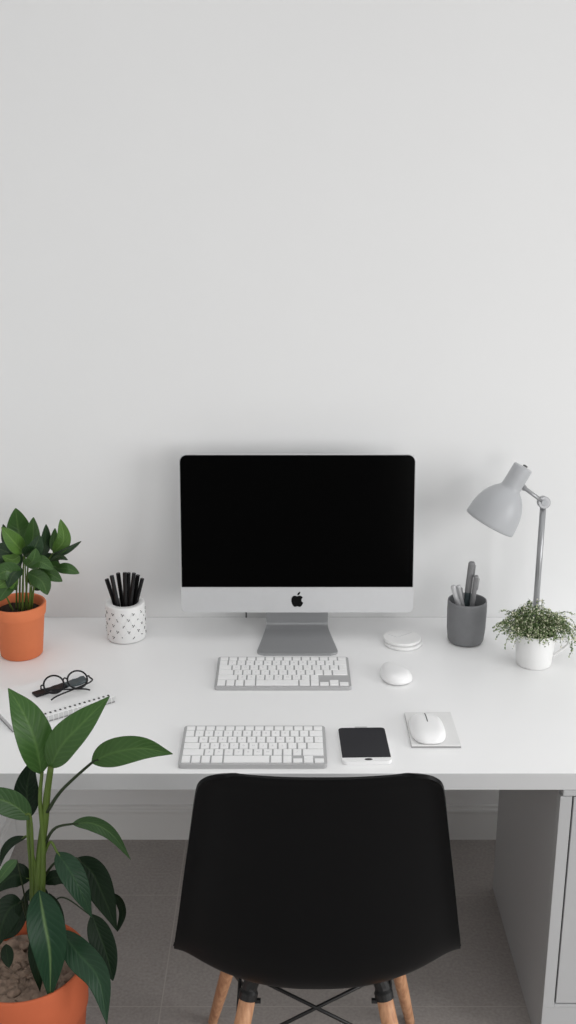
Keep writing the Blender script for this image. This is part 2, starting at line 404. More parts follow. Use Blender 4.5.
# stand: foot plate curving up into a neck
b = B()
path = catmull([(2.636, 0.7335), (2.70, 0.7335), (2.76, 0.7340), (2.795, 0.7365), (2.810, 0.747), (2.808, 0.765), (2.799, 0.80), (2.785, 0.86), (2.775, 0.93)], 80)
foot = []
for i, p in enumerate(path):
    yy, zz = p[0], p[1]
    w = 0.1095 - 0.024 * min(1, (yy - 2.636) / 0.17) if zz < 0.75 else 0.0855
    if yy - 2.636 < 0.022 and zz < 0.74: w -= 0.022 - math.sqrt(max(0, 0.022 ** 2 - (0.022 - (yy - 2.636)) ** 2))
    foot.append((yy, zz, w))
rows = []
for i, (yy, zz, w) in enumerate(foot):
    a = foot[max(i - 1, 0)]; c = foot[min(i + 1, 80)]
    tx, tz = c[0] - a[0], c[1] - a[1]; l = math.hypot(tx, tz); nx_, nz_ = -tz / l * 0.003, tx / l * 0.003
    rows.append([b.verts.new((cx + s * w, yy + k * nx_, zz + k * nz_)) for s, k in ((-1, 1), (1, 1), (1, -1), (-1, -1))])
for p, q in zip(rows, rows[1:]):
    for k in range(4): b.faces.new((p[k], p[(k + 1) % 4], q[(k + 1) % 4], q[k]))
b.faces.new(rows[0]); b.faces.new(rows[-1])
o = obj('stand', b, M['stand'], t); o['label'] = 'bent satin aluminium stand'
b = B(); add_tube(b, catmull([(cx - 0.02, 2.79, 0.95), (-0.06, 2.86, 0.92), (-0.117, 2.885, 0.86), (-0.119, 2.886, 0.80), (-0.119, 2.886, 0.7335)], 24), 0.0022, 8)
obj('power_cord', b, M['rubber'], t, smooth=True)

# ------------------------------------------------------------------ keyboards
ROW = [[1.0357] * 14,
       [1] * 13 + [1.5],
       [1.5] + [1] * 13,
       [1.75] + [1] * 11 + [1.75],
       [2.25] + [1] * 10 + [2.25]]
LEG = ['', '`1234567890-=', ' QWERTYUIOP[]\\', ' ASDFGHJKL;\'', ' ZXCVBNM,./']
BOT = [1.0, 1.0, 1.0, 1.25, 4.75, 1.25, 1.0]
def text_mesh(bm, s, size, mtx):
    c = bpy.data.curves.new('glyph', 'FONT'); c.body = s; c.size = size; c.align_x = 'CENTER'; c.align_y = 'CENTER'; c.resolution_u = 2
    o = bpy.data.objects.new('glyph', c); COL.objects.link(o)
    dg = bpy.context.evaluated_depsgraph_get()
    me = bpy.data.meshes.new_from_object(o.evaluated_get(dg))
    n0 = len(bm.verts); me.transform(mtx); bm.from_mesh(me)
    bpy.data.objects.remove(o); bpy.data.curves.remove(c); bpy.data.meshes.remove(me)
def keyboard(corners, label, gap_block):
    fl, fr, br, bl = corners           # front left, front right, back right, back left on the desk
    o3 = (fl + bl) / 2
    ex = ((fr - fl) + (br - bl)) / 2; ey = ((bl - fl) + (br - fr)) / 2
    w = ex.length; d = ey.length; ex.normalize(); ey = Vector((-ex.y, ex.x, 0))
    ctr = (fl + fr + br + bl) / 4; ctr.z = DESK
    t = thing('keyboard', label, 'keyboard', ctr, 'white keyboards on the desk')
    m = Matrix.Identity(4)
    m.col[0][:3] = ex; m.col[1][:3] = ey; m.col[3][:3] = ctr
    tilt = Matrix.Rotation(math.radians(1.5), 4, 'X')
    T = m @ Matrix.Translation((0, 0, 0.0068)) @ tilt
    b = B(); add_prism(b, rounded_rect(-w / 2, -d / 2, w / 2, d / 2, 0.007, 5), -0.004, 0.0045, T, 0.001)
    obj('case', b, M['kcase'], t)
    for sx in (-1, 1):
        for ya, yb, zb in ((0.36, 0.44, -0.0085), (-0.44, -0.36, -0.0050)):
            b = B(); add_box(b, (sx * w * 0.4 - 0.01, d * ya, zb), (sx * w * 0.4 + 0.01, d * yb, -0.003), 0.0005, 1, T)
            obj('rubber_foot', b, M['rubber'], t)
    b = B(); lg = B()
    mx_, my = 0.005, 0.0055
    iw, idp = w - 2 * mx_, d - 2 * my
    hs = [0.72, 1, 1, 1, 1, 1.1]; tot = sum(hs); y = d / 2 - my; g = 0.0036
    for r in range(6):
        hh = idp * hs[r] / tot; y -= hh
        ks = ROW[r] if r < 5 else BOT + [1.083] * 3
        un = iw / sum(ks); x = -iw / 2
        for i, kw in enumerate(ks):
            x0, x1 = x + g / 2, x + kw * un - g / 2; y0, y1 = y + g / 2 * 0.9, y + hh - g / 2 * 0.9
            x += kw * un
            if r == 4 and i == 11 and gap_block: continue
            if r == 4 and i == 10 and gap_block: continue
            spans = [(y0, y1)]
            if r == 5 and i >= 7:
                ym = (y0 + y1) / 2
                spans = [(y0, ym - 0.0006), (ym + 0.0006, y1)] if i == 8 else [(y0, ym + 0.002)]
            for (ya, yb) in spans:
                tp = 0.0006
                vs = [b.verts.new(T @ Vector(p)) for p in ((x0, ya, .0046), (x1, ya, .0046), (x1, yb, .0046), (x0, yb, .0046),
                      (x0, ya, .0068), (x1, ya, .0068), (x1, yb, .0068), (x0, yb, .0068),
                      (x0 + tp, ya + tp, .0074), (x1 - tp, ya + tp, .0074), (x1 - tp, yb - tp, .0074), (x0 + tp, yb - tp, .0074))]
                for q in ((0, 1, 5, 4), (1, 2, 6, 5), (2, 3, 7, 6), (3, 0, 4, 7), (4, 5, 9, 8), (5, 6, 10, 9), (6, 7, 11, 10), (7, 4, 8, 11), (8, 9, 10, 11), (3, 2, 1, 0)):
                    b.faces.new([vs[k] for k in q])
            if 1 <= r < 5 and i < len(LEG[r]) and LEG[r][i] != ' ':
                text_mesh(lg, LEG[r][i], 0.0085, T @ Matrix.Translation(((x0 + x1) / 2, (y0 + y1) / 2, 0.0075)))
    for f in lg.faces: f.material_index = 1
    lm = bpy.data.meshes.new('lettering'); lg.to_mesh(lm); lg.free()
    bmesh.ops.recalc_face_normals(b, faces=b.faces)
    b.from_mesh(lm); bpy.data.meshes.remove(lm)
    obj('keycaps', b, [M['key'], M['legend']], t, recalc=False)
    return t
z = DESK + 0.004
keyboard([at(178, 767, z), at(327.5, 767, z), at(324.5, 727, z + .006), at(184.5, 727, z + .006)], 'white keyboard at the front edge of the desk beside the phone', False)
keyboard([at(213.5, 689, z), at(351.5, 689, z), at(348, 658, z + .006), at(219, 658, z + .006)], 'white keyboard with a blank grey patch among its keys, in front of the computer stand', True)

# ------------------------------------------------------------------ phone
pc = [at(341, 765, DESK), at(391.5, 765, DESK), at(385.5, 731, DESK), at(338.5, 731, DESK)]
ctr = sum(pc, Vector()) / 4
ex = (pc[1] - pc[0]).normalized(); ang = math.atan2(ex.y, ex.x) + math.radians(1.5)
pw = ((pc[1] - pc[0]).length + (pc[2] - pc[3]).length) / 2; pl = ((pc[3] - pc[0]).length + (pc[2] - pc[1]).length) / 2
t = thing('smartphone', 'silver-edged smartphone lying face up with a dark screen', 'phone', ctr)
PM = Matrix.Translation(ctr) @ Matrix.Rotation(ang, 4, 'Z')
b = B(); add_prism(b, rounded_rect(-pw / 2, -pl / 2, pw / 2, pl / 2, 0.010, 6), 0.0002, 0.0088, PM, 0.002, 3)
obj('phone_body', b, M['whiteplastic'], t, smooth=False)
b = B(); add_prism(b, rounded_rect(-pw / 2 + .0012, -pl / 2 + 0.0165, pw / 2 - .0012, pl / 2 - 0.0015, [0.009, 0.009, 0.001, 0.001], 6), 0.0088, 0.0094, PM, 0.0002, 1)
obj('screen', b, M['phone'], t)['label'] = 'dark glossy screen'
b = B(); add_prism(b, [(0.0035 + 0.0085 * math.cos(a), -pl / 2 + 0.0085 + 0.0042 * math.sin(a)) for a in [k * PI / 10 for k in range(20)]], 0.0088, 0.0093, PM)
obj('home_button', b, M['slit'], t)['label'] = 'dark oval button'
b = B(); add_box(b, (-0.014, pl / 2 - 0.002, 0.003), (0.014, pl / 2 + 0.006, 0.0085), 0.001, 1, PM)
obj('top_tab', b, M['kcase'], t)

# ------------------------------------------------------------------ mouse pad, mice
pq = [at(411.5, 748, DESK), at(461, 748, DESK), at(450.5, 714.5, DESK), at(404.5, 715, DESK)]
ctr = sum(pq, Vector()) / 4
t = thing('mouse_pad', 'small pale grey square pad under the mouse beside the phone', 'mouse pad', ctr)
b = B()
inner = [(p.x, p.y) for p in pq]
add_prism(b, inner, DESK + 0.0002, DESK + 0.0035)
obj('underside_layer', b, M['padedge'], t)
b = B(); add_prism(b, inner, DESK + 0.0035, DESK + 0.0075, None, 0.001)
obj('top_layer', b, M['pad'], t)
def add_mouse(bm, mtx, L, Wd, Ht, n=36, rings=12, sq=2.5, taper=0.0):
    def pt(a, s, zf):
        c, sn = math.cos(a), math.sin(a)
        r = (abs(c) ** sq + abs(sn) ** sq) ** (-1 / sq)
        y = sn * r; x = c * r * (1 - taper * y)
        return mtx @ Vector((x * Wd / 2 * s, y * L / 2 * s, zf * Ht * (1.0 - 0.10 * y * s)))
    rs = []
    seq = [(0.90, 0.0), (0.955, 0.10)] + [(math.cos(th) ** 0.5, 0.16 + 0.84 * math.sin(th)) for th in [i / rings * PI / 2 * 0.97 for i in range(rings + 1)]]
    for s, zf in seq: rs.append([bm.verts.new(pt(2 * PI * k / n, s, zf)) for k in range(n)])
    for p, q in zip(rs, rs[1:]):
        for k in range(n): bm.faces.new((p[k], p[(k + 1) % n], q[(k + 1) % n], q[k]))
    bm.faces.new(rs[0]); bm.faces.new(rs[-1])
pz = DESK + 0.0076
f0, f1 = at(431, 745, pz), at(423.5, 713, pz + 0.012)
ctr = (f0 + f1) / 2; ctr.z = pz
t = thing('computer_mouse', 'white oval mouse with a dark slit on the pale grey pad', 'mouse', ctr, 'white mice on the desk')
MM = Matrix.Translation(ctr) @ Matrix.Rotation(math.atan2(-(f1.x - f0.x), f1.y - f0.y), 4, 'Z')
ml, mw, mh = (f1 - f0).length * 1.03, 0.079, 0.022
b = B(); add_mouse(b, MM, ml, mw, mh, sq=2.9); obj('shell', b, M['whiteplastic'], t, smooth=True)
b = B()
sl = []
for i in range(9):
    yy = 0.004 + 0.050 * i / 8; ss = yy / (ml / 2)
    zz = mh * (0.16 + 0.84 * math.sqrt(max(0, 1 - min(1, ss ** (1 / 0.5) ) ** 2))) * (1 - 0.10 * ss) + 0.0002
    sl.append((0.001, yy, zz))
add_tube(b, [MM @ Vector(p) for p in sl], 0.0010, 6); obj('scroll_slit', b, M['slit'], t)['label'] = 'narrow dark slit'
f0, f1 = at(403, 686.5, DESK), at(386, 663.8, DESK + 0.01)
ctr = (f0 + f1) / 2; ctr.z = DESK
t = thing('computer_mouse', 'plain white mouse turned aside between the coasters and the pad', 'mouse', ctr, 'white mice on the desk')
MM = Matrix.Translation(ctr) @ Matrix.Rotation(math.atan2(-(f1.x - f0.x), f1.y - f0.y), 4, 'Z')
b = B(); add_mouse(b, MM @ Matrix.Translation((0, 0, 0.001)), (f1 - f0).length, 0.072, 0.026, sq=2.1, taper=0.30); obj('shell', b, M['whiteplastic'], t, smooth=True)
b = B(); add_mouse(b, MM, (f1 - f0).length * 0.86, 0.056, 0.003, rings=3, sq=2.1, taper=0.32); obj('underside', b, M['padedge'], t)

# ------------------------------------------------------------------ coasters
c0 = at(402.5, 643.5, DESK)
for i, (dx, dy, lab) in enumerate(((0.001, -0.002, 'white round coaster lying under the marked coaster'), (-0.001, 0.004, 'white round coaster with a thin grey check line, on top of the pair'))):
    zz = DESK + 0.0095 * i + 0.0002
    o = Vector((c0.x + dx, c0.y + dy, zz))
    t = thing('coaster', lab, 'coaster', o, 'stacked coasters')
    b = B(); add_lathe(b, [(0, 0), (0.046, 0), (0.0495, 0.001), (0.051, 0.0035), (0.051, 0.0065), (0.0495, 0.009), (0.047, 0.0093), (0, 0.0093)], o, n=56)
    obj('disc', b, M['coaster'], t, smooth=False)
    if i == 1:
        b = B(); add_tube(b, [o + Vector(p) for p in ((-0.036, 0.012, .0094), (-0.014, -0.006, .0094), (0.028, 0.026, .0094))], 0.0008, 5)
        obj('check_line', b, M['legend'], t)

# ------------------------------------------------------------------ white patterned cup with black pencils
cc = Vector((-0.442, 2.757, DESK))
t = thing('pencil_cup', 'white ceramic cup with small black sprig print, holding black pencils', 'pencil cup', cc)
R0, HC, RI = 0.0532, 0.104, 0.0345
b = B(); add_lathe(b, [(0, 0.0003), (R0 - .006, 0.0003), (R0 - .001, 0.003), (R0, 0.008), (R0, HC - .004), (R0 - 0.0006, HC - 0.0014), (R0 - .003, HC), (RI + .0015, HC), (RI, HC - .0015), (RI, 0.012), (0, 0.010)], cc, n=64)
body_o = obj('cup_body', b, M['ceramic'], t, smooth=False)
body_o.data.polygons.foreach_set('use_smooth', [True] * len(body_o.data.polygons))
def on_cyl(a, z, r): return cc + Vector((math.sin(a) * r, -math.cos(a) * r, z))
b = B(); rl = B(); rnd = random.Random(3)
na = 12; rows_ = [0.022, 0.039, 0.056, 0.073, 0.089]
for ri, zz in enumerate(rows_):
    for k in range(na):
        a = (k + 0.5 * (ri % 2)) * 2 * PI / na + rnd.uniform(-.03, .03)
        z0 = zz + rnd.uniform(-.001, .001) - 0.004
        for (da, dz, ll, th) in ((0, -.001, .0050, rnd.uniform(-.9, .9)), (0.05, .002, .0036, rnd.uniform(.2, 1.9)), (-0.045, .0035, .0034, rnd.uniform(-2.0, 0.1))):
            if rnd.random() < 0.2: continue
            pts = [on_cyl(a + da + math.sin(th) * ll * s / R0, z0 + dz + math.cos(th) * ll * s, R0 + 0.0002) for s in (-0.5, 0, 0.5)]
            add_tube(b, pts, [0.0007, 0.0012, 0.0006], 6)
        for sgn in (-1, 1):
            if ri < len(rows_) - 1:
                pts = [on_cyl(a + sgn * (2 * PI / na / 2) * s, zz + (rows_[ri + 1] - zz) * s, R0 - 0.0002) for s in (0.25, 0.5, 0.75)]
                add_tube(rl, pts, 0.0009, 5)
obj('sprig_print', b, M['print'], body_o); obj('lattice_relief', rl, M['relief'], body_o)
tips = [(106.6, 579, 0.002), (111.6, 575.5, -.010), (118, 573, .009), (124.8, 572.5, -.009), (128.6, 572.8, .012), (134, 573, -.010), (138, 575, .010), (142.3, 578.5, -.001)]
plab = ['leftmost black pencil in the white printed cup, leaning far left', 'second black pencil from the left in the white printed cup',
        'third black pencil from the left in the white printed cup', 'nearly upright black pencil at the middle of the white printed cup, left of its twin',
        'nearly upright black pencil at the middle of the white printed cup, right of its twin', 'thick-looking black pencil right of the middle of the white printed cup',
        'second black pencil from the right in the white printed cup', 'rightmost black pencil in the white printed cup, leaning right']
for (tx, ty, dd), lb in zip(tips, plab):
    tip = atd(tx, ty, cc.y + dd)
    off = tip.x - cc.x
    base = Vector((cc.x - max(-0.026, min(0.026, off * -0.12)), cc.y + dd * 1.6, DESK + 0.0135))
    t = thing('pencil', lb, 'pencil', base, 'black pencils in the white cup')
    ax = tip - base; L_ = ax.length; rr = 0.0060
    b = B(); add_lathe(b, [(0, 0.0), (rr * .5, 0.004), (rr, 0.016), (rr, L_ - 0.001), (rr * .9, L_), (0.0, L_)], base, ax, n=6); obj('barrel', b, M['pencil'], t)
    b = B(); add_lathe(b, [(0, L_ - 0.0004), (rr * .45, L_ - 0.0004), (rr * .45, L_ + 0.0003), (0, L_ + 0.0003)], base, ax, n=10); obj('lead', b, M['pencil_end'], t)

# ------------------------------------------------------------------ charcoal cup with pens
gc = Vector((0.4815, 2.731, DESK))
t = thing('pen_cup', 'charcoal grey stoneware cup holding pens beside the lamp', 'pen cup', gc)
b = B(); add_lathe(b, [(0, 0.0003), (0.040, 0.0003), (0.0455, 0.003), (0.0485, 0.010), (0.0515, 0.04), (0.0528, 0.09), (0.0525, 0.116), (0.0515, 0.1205), (0.0495, 0.121), (0.0478, 0.118), (0.047, 0.09), (0.044, 0.03), (0.040, 0.012), (0, 0.010)], gc, n=64)
obj('cup_body', b, M['greycup'], t, smooth=True)
pens = [(453.0, 585.5, -.012, 0.0066, 'penA', 'short silver pen leaning left in the charcoal cup, nearest the cup rim', (459, 607)),
        (458.3, 585.5, .000, 0.0066, 'penA', 'short silver pen in the charcoal cup, right beside the leftmost pen', (462.5, 607)),
        (472.0, 562, .006, 0.0085, 'penB', 'tallest thick dark marker in the charcoal cup', (466, 607)),
        (476.5, 575.5, -.010, 0.0060, 'penC', 'slim grey pen standing in front of the tallest marker in the charcoal cup', (472, 607))]
for (tx, ty, dd, rr, mm, lb, (bx, by)) in pens:
    tip = atd(tx, ty, gc.y + dd); midp = atd(bx, by, gc.y + dd)
    dirv = (midp - tip); k = (DESK + 0.014 - tip.z) / dirv.z; base = tip + dirv * k
    base.x = max(gc.x - 0.033, min(gc.x + 0.033, base.x))
    ax = tip - base; L_ = ax.length
    t = thing('pen' if mm != 'penB' else 'marker', lb, 'pen', base, 'pens in the charcoal cup')
    b = B(); add_lathe(b, [(0, 0), (rr * .35, 0.002), (rr * .9, 0.02), (rr, 0.035), (rr, L_ * 0.62)], base, ax, n=18); add_lathe(b, [(rr, L_ * .62), (0, L_ * .62)], base, ax, n=18)
    obj('barrel', b, M[mm], t, smooth=True)
    b = B(); add_lathe(b, [(0, L_ * .6), (rr * 1.08, L_ * .6), (rr * 1.08, L_ - .004), (rr * .85, L_ - .001), (rr * .8, L_), (rr * .5, L_ - .002), (0, L_ - .002)], base, ax, n=18)
    capo = obj('cap', b, M['penC'] if mm == 'penB' else M[mm], t)
    x, y, zv = frame_from(ax)
    side = Vector((0.85, -0.5, 0)).normalized(); side = (side - zv * side.dot(zv)).normalized()
    b = B(); q = [base + zv * (L_ - 0.006) + side * (rr * .9), base + zv * (L_ - 0.007) + side * (rr + .0028), base + zv * (L_ - 0.036) + side * (rr + .0024), base + zv * (L_ - 0.040) + side * (rr + .001)]
    add_tube(b, q, 0.0013, 6); obj('clip', b, M['lampmetal'], capo)

# ------------------------------------------------------------------ desk lamp
PX, PY = 0.674, 2.762
t = thing('desk_lamp', 'grey metal desk lamp with a bell shade tilted down on an upright pole', 'lamp', (PX, PY, DESK))
b = B(); add_lathe(b, [(0, 0.0003), (0.046, 0.0003), (0.047, 0.004), (0.046, 0.012), (0.040, 0.016), (0.012, 0.018), (0.010, 0.028), (0.0, 0.028)], (PX, PY, DESK), n=48)
obj('base', b, M['lamp'], t, smooth=True)
J = atd(543.6, 502, PY)
b = B(); add_tube(b, [(PX, PY, DESK + .02), (PX, PY, J.z - 0.006)], 0.0082, 20); obj('pole', b, M['lampmetal'], t, smooth=True)
b = B(); add_lathe(b, [(0, -.011), (.0150, -.011), (.0163, -.0095), (.0163, .0095), (.0150, .011), (0, .011)], (PX, PY - 0.002, J.z), (0, -1, 0.15), n=32)
jo = obj('joint', b, M['lampmetal'], t, smooth=False)
b = B()
add_lathe(b, [(0, .011), (.009, .011), (.008, .0135), (0, .0135)], (PX, PY - 0.002, J.z), (0, -1, 0.15), n=24)
obj('joint_screw', b, M['lamp'], jo)
# shade axis: from the open rim up to the cap
rimc = atd(489.2, 523.6, PY - 0.012); capc = atd(523.4, 466.8, PY - 0.002)
ax = (capc - rimc); LS = ax.length; axn = ax.normalized()
sp = [(0.0675, 0.0), (0.0690, 0.002), (0.0690, 0.010), (0.0675, 0.030), (0.0640, 0.050), (0.0580, 0.068), (0.0490, 0.084), (0.0390, 0.096), (0.0310, 0.103), (0.0275, 0.108), (0.0268, 0.113)]
k = LS / 0.170
prof = [(r, h * k) for r, h in sp] + [(0.0262, LS * 0.80), (0.0262, LS - 0.004), (0.0256, LS - 0.0015), (0.0235, LS), (0.0, LS + 0.0004)]
inner = [(r - 0.002, h * k + (0.001 if h == 0 else 0)) for r, h in reversed(sp[1:])]
b = B(); add_lathe(b, [(0, 0.112 * k)] + inner + prof, rimc, axn, n=64)
sh = obj('lamp_shade', b, M['lamp'], t, smooth=True)
b = B(); add_lathe(b, [(0, 0), (0.0065, 0), (0.0062, 0.003), (0.003, 0.004), (0, 0.004)], rimc + axn * (LS + 0.0005) + Vector((0.004, 0, 0)), axn, n=20); obj('cap_screw', b, M['rubber'], sh)
b = B(); add_lathe(b, [(0, 0.02), (0.015, 0.025), (0.022, 0.045), (0.020, 0.062), (0.013, 0.078), (0.012, 0.1), (0, 0.1)], rimc, axn, n=24)
obj('bulb', b, M['ceramic'], t, smooth=True)
A0 = atd(524.5, 487.5, PY - 0.006)
b = B()
for s in (-1, 1):
    add_tube(b, [A0 + Vector((-0.006, s * 0.007, 0.003)), Vector((PX, PY + s * 0.007 - .002, J.z))], 0.0046, 10)
obj('arm', b, M['lampmetal'], t, smooth=True)
b = B(); add_lathe(b, [(0, -.008), (.0075, -.008), (.0075, .008), (0, .008)], A0 + Vector((-0.002, 0, 0)), (0, 1, 0), n=20); obj('shade_pivot', b, M['lampmetal'], t)

# ------------------------------------------------------------------ leaves
def leaf_bm(bm, pts, width, tilt=0.0, fold=0.22, n=14, m=6, shape='lily', uvl=None, wave=0.0, mi=0, normal=None):
    """blade over a 3-D midrib; width = full blade width in metres; normal faces the viewer turned by tilt about the midrib"""
    C = catmull(pts, n); cam_p = Vector((0, 0, H)); rows = []
    prevn = None
    for i, c in enumerate(C):
        T = (C[min(i + 1, n)] - C[max(i - 1, 0)]).normalized()
        v = normal.copy() if normal else (cam_p - c).normalized()
        nn = v - T * v.dot(T)
        if nn.length < 0.2 and prevn is not None: nn = prevn - T * prevn.dot(T)
        nn.normalize()
        nn = Matrix.Rotation(tilt, 3, T) @ nn
        prevn = nn
        sd = T.cross(nn).normalized(); s = i / n
        if shape == 'lily': f = max(0.03, math.sin(PI * min(1, s ** 0.80)) ** 0.85) * (1 if s < 0.75 else 1 - 0.25 * (s - 0.75) / 0.25)
        elif shape == 'strap': f = max(0.04, math.sin(PI * s ** 0.9) ** 0.5)
        else: f = max(0.03, math.sin(PI * min(1, s ** 0.78)) ** 0.72)
        w = width / 2 * f; row = []
        for j in range(m + 1):
            u = -1 + 2 * j / m
            p = c + sd * (u * w) + nn * (fold * abs(u) ** 1.3 * w - 0.0) + nn * (wave * w * math.sin(s * 9 + u * 2) * abs(u))
            row.append((bm.verts.new(p), (u * .5 + .5, s)))
        rows.append(row)
    for p, q in zip(rows, rows[1:]):
        for j in range(m):
            fc = bm.faces.new((p[j][0], p[j + 1][0], q[j + 1][0], q[j][0])); fc.material_index = mi; fc.smooth = True
            for lp, (vv, uvc) in zip(fc.loops, (p[j], p[j + 1], q[j + 1], q[j])): lp[uvl].uv = uvc
def leaf_obj(t, pix, d, wpx, m, tilt=0.0, fold=0.22, shape='lily', petiole=None, pr=0.0028, wave=0.0, pm='stem', thick=0.0007):
    """pix: pixel positions along the midrib; d: distance of each from the camera wall-ward; wpx: visible width"""
    ds = d if isinstance(d, (list, tuple)) else [d] * len(pix)
    pts = [atd(x, y, dd) for (x, y), dd in zip(pix, ds)]
    w = wpx * pxsize(pts[len(pts) // 2]) / max(0.35, math.cos(tilt))
    bm = B(); uvl = bm.loops.layers.uv.new('UVMap')
    leaf_bm(bm, pts, w, tilt, fold, shape=shape, uvl=uvl, wave=wave)
    o = obj('leaf', bm, M[m], t, mods=[('SOLIDIFY', dict(thickness=thick, offset=0)), ('SUBSURF', dict(levels=1, render_levels=1))], recalc=False)
    if petiole:
        pp = [atd(x, y, dd) for x, y, dd in petiole] + [pts[0]]
        nxt = pts[0].lerp(pts[1], 0.35)
        bm = B(); P_ = catmull(pp + [nxt], 16); add_tube(bm, P_, [pr * (1.15 - 0.55 * i / 16) for i in range(17)], 8)
        obj('petiole', bm, M[pm], o, smooth=True)
    return o

# ------------------------------------------------------------------ desk plant
pc = Vector((-0.704, 2.652, DESK))
t = thing('potted_plant', 'glossy broad-leaved plant in an orange terracotta pot on the desk by the wall', 'plant', pc)
def pot(t, c, rt, rb, h, band, m, n=56, name='pot'):
    b = B(); add_lathe(b, [(0, 0.0004), (rb - .003, 0.0004), (rb, 0.004), (rt - .0065, h - band), (rt - 0.0045, h - band + 0.0015), (rt - 0.0030, h - band + 0.004), (rt, h - .004), (rt - .002, h), (rt - .006, h), (rt - .008, h - .004), (rt - .012, h - band), (rb - 0.006, 0.012), (0, 0.012)], c, n=n)
    return obj(name, b, m, t, smooth=True)
pot(t, pc, 0.0720, 0.0545, 0.145, 0.034, M['terra'])
def soil(t, c, r, z, m, amp, n=26, seed=1, lumps=0):
    rn = random.Random(seed); b = B(); g = []
    rows = [[b.verts.new((c.x, c.y, z + amp * rn.random()))]]
    nr = 14 if lumps else 7
    for i in range(1, nr + 1):
        rr = r * i / nr
        rows.append([b.verts.new((c.x + rr * math.cos(2 * PI * k / n) + (rn.uniform(-1, 1) * r / nr * .3 if i < nr else 0), c.y + rr * math.sin(2 * PI * k / n) + (rn.uniform(-1, 1) * r / nr * .3 if i < nr else 0), z + amp * (rn.random() - .3) * (1 if i < nr else .2))) for k in range(n)])
    for k in range(n): b.faces.new((rows[0][0], rows[1][k], rows[1][(k + 1) % n]))
    for p, q in zip(rows[1:], rows[2:]):
        for k in range(n): b.faces.new((p[k], q[k], q[(k + 1) % n], p[(k + 1) % n]))
    for _ in range(lumps):
        a, rr = rn.uniform(0, 2 * PI), r * math.sqrt(rn.random()) * .92; s = rn.uniform(.004, .013)
        mt = Matrix.Translation((c.x + rr * math.cos(a), c.y + rr * math.sin(a), z + amp * .25)) @ Matrix.Rotation(rn.uniform(0, 3), 4, 'Z') @ Matrix.Diagonal((s * rn.uniform(.8, 1.5), s, s * .7, 1))
        v = bmesh.ops.create_icosphere(b, subdivisions=2, radius=1, matrix=mt)
        for q in v['verts']: q.co += Vector((rn.uniform(-1, 1), rn.uniform(-1, 1), rn.uniform(-1, 1))) * s * .18
    return obj('soil', b, m, t, smooth=True)
soil(t, pc, 0.0575, DESK + 0.122, M['soil_dark'], 0.008)
Y = pc.y
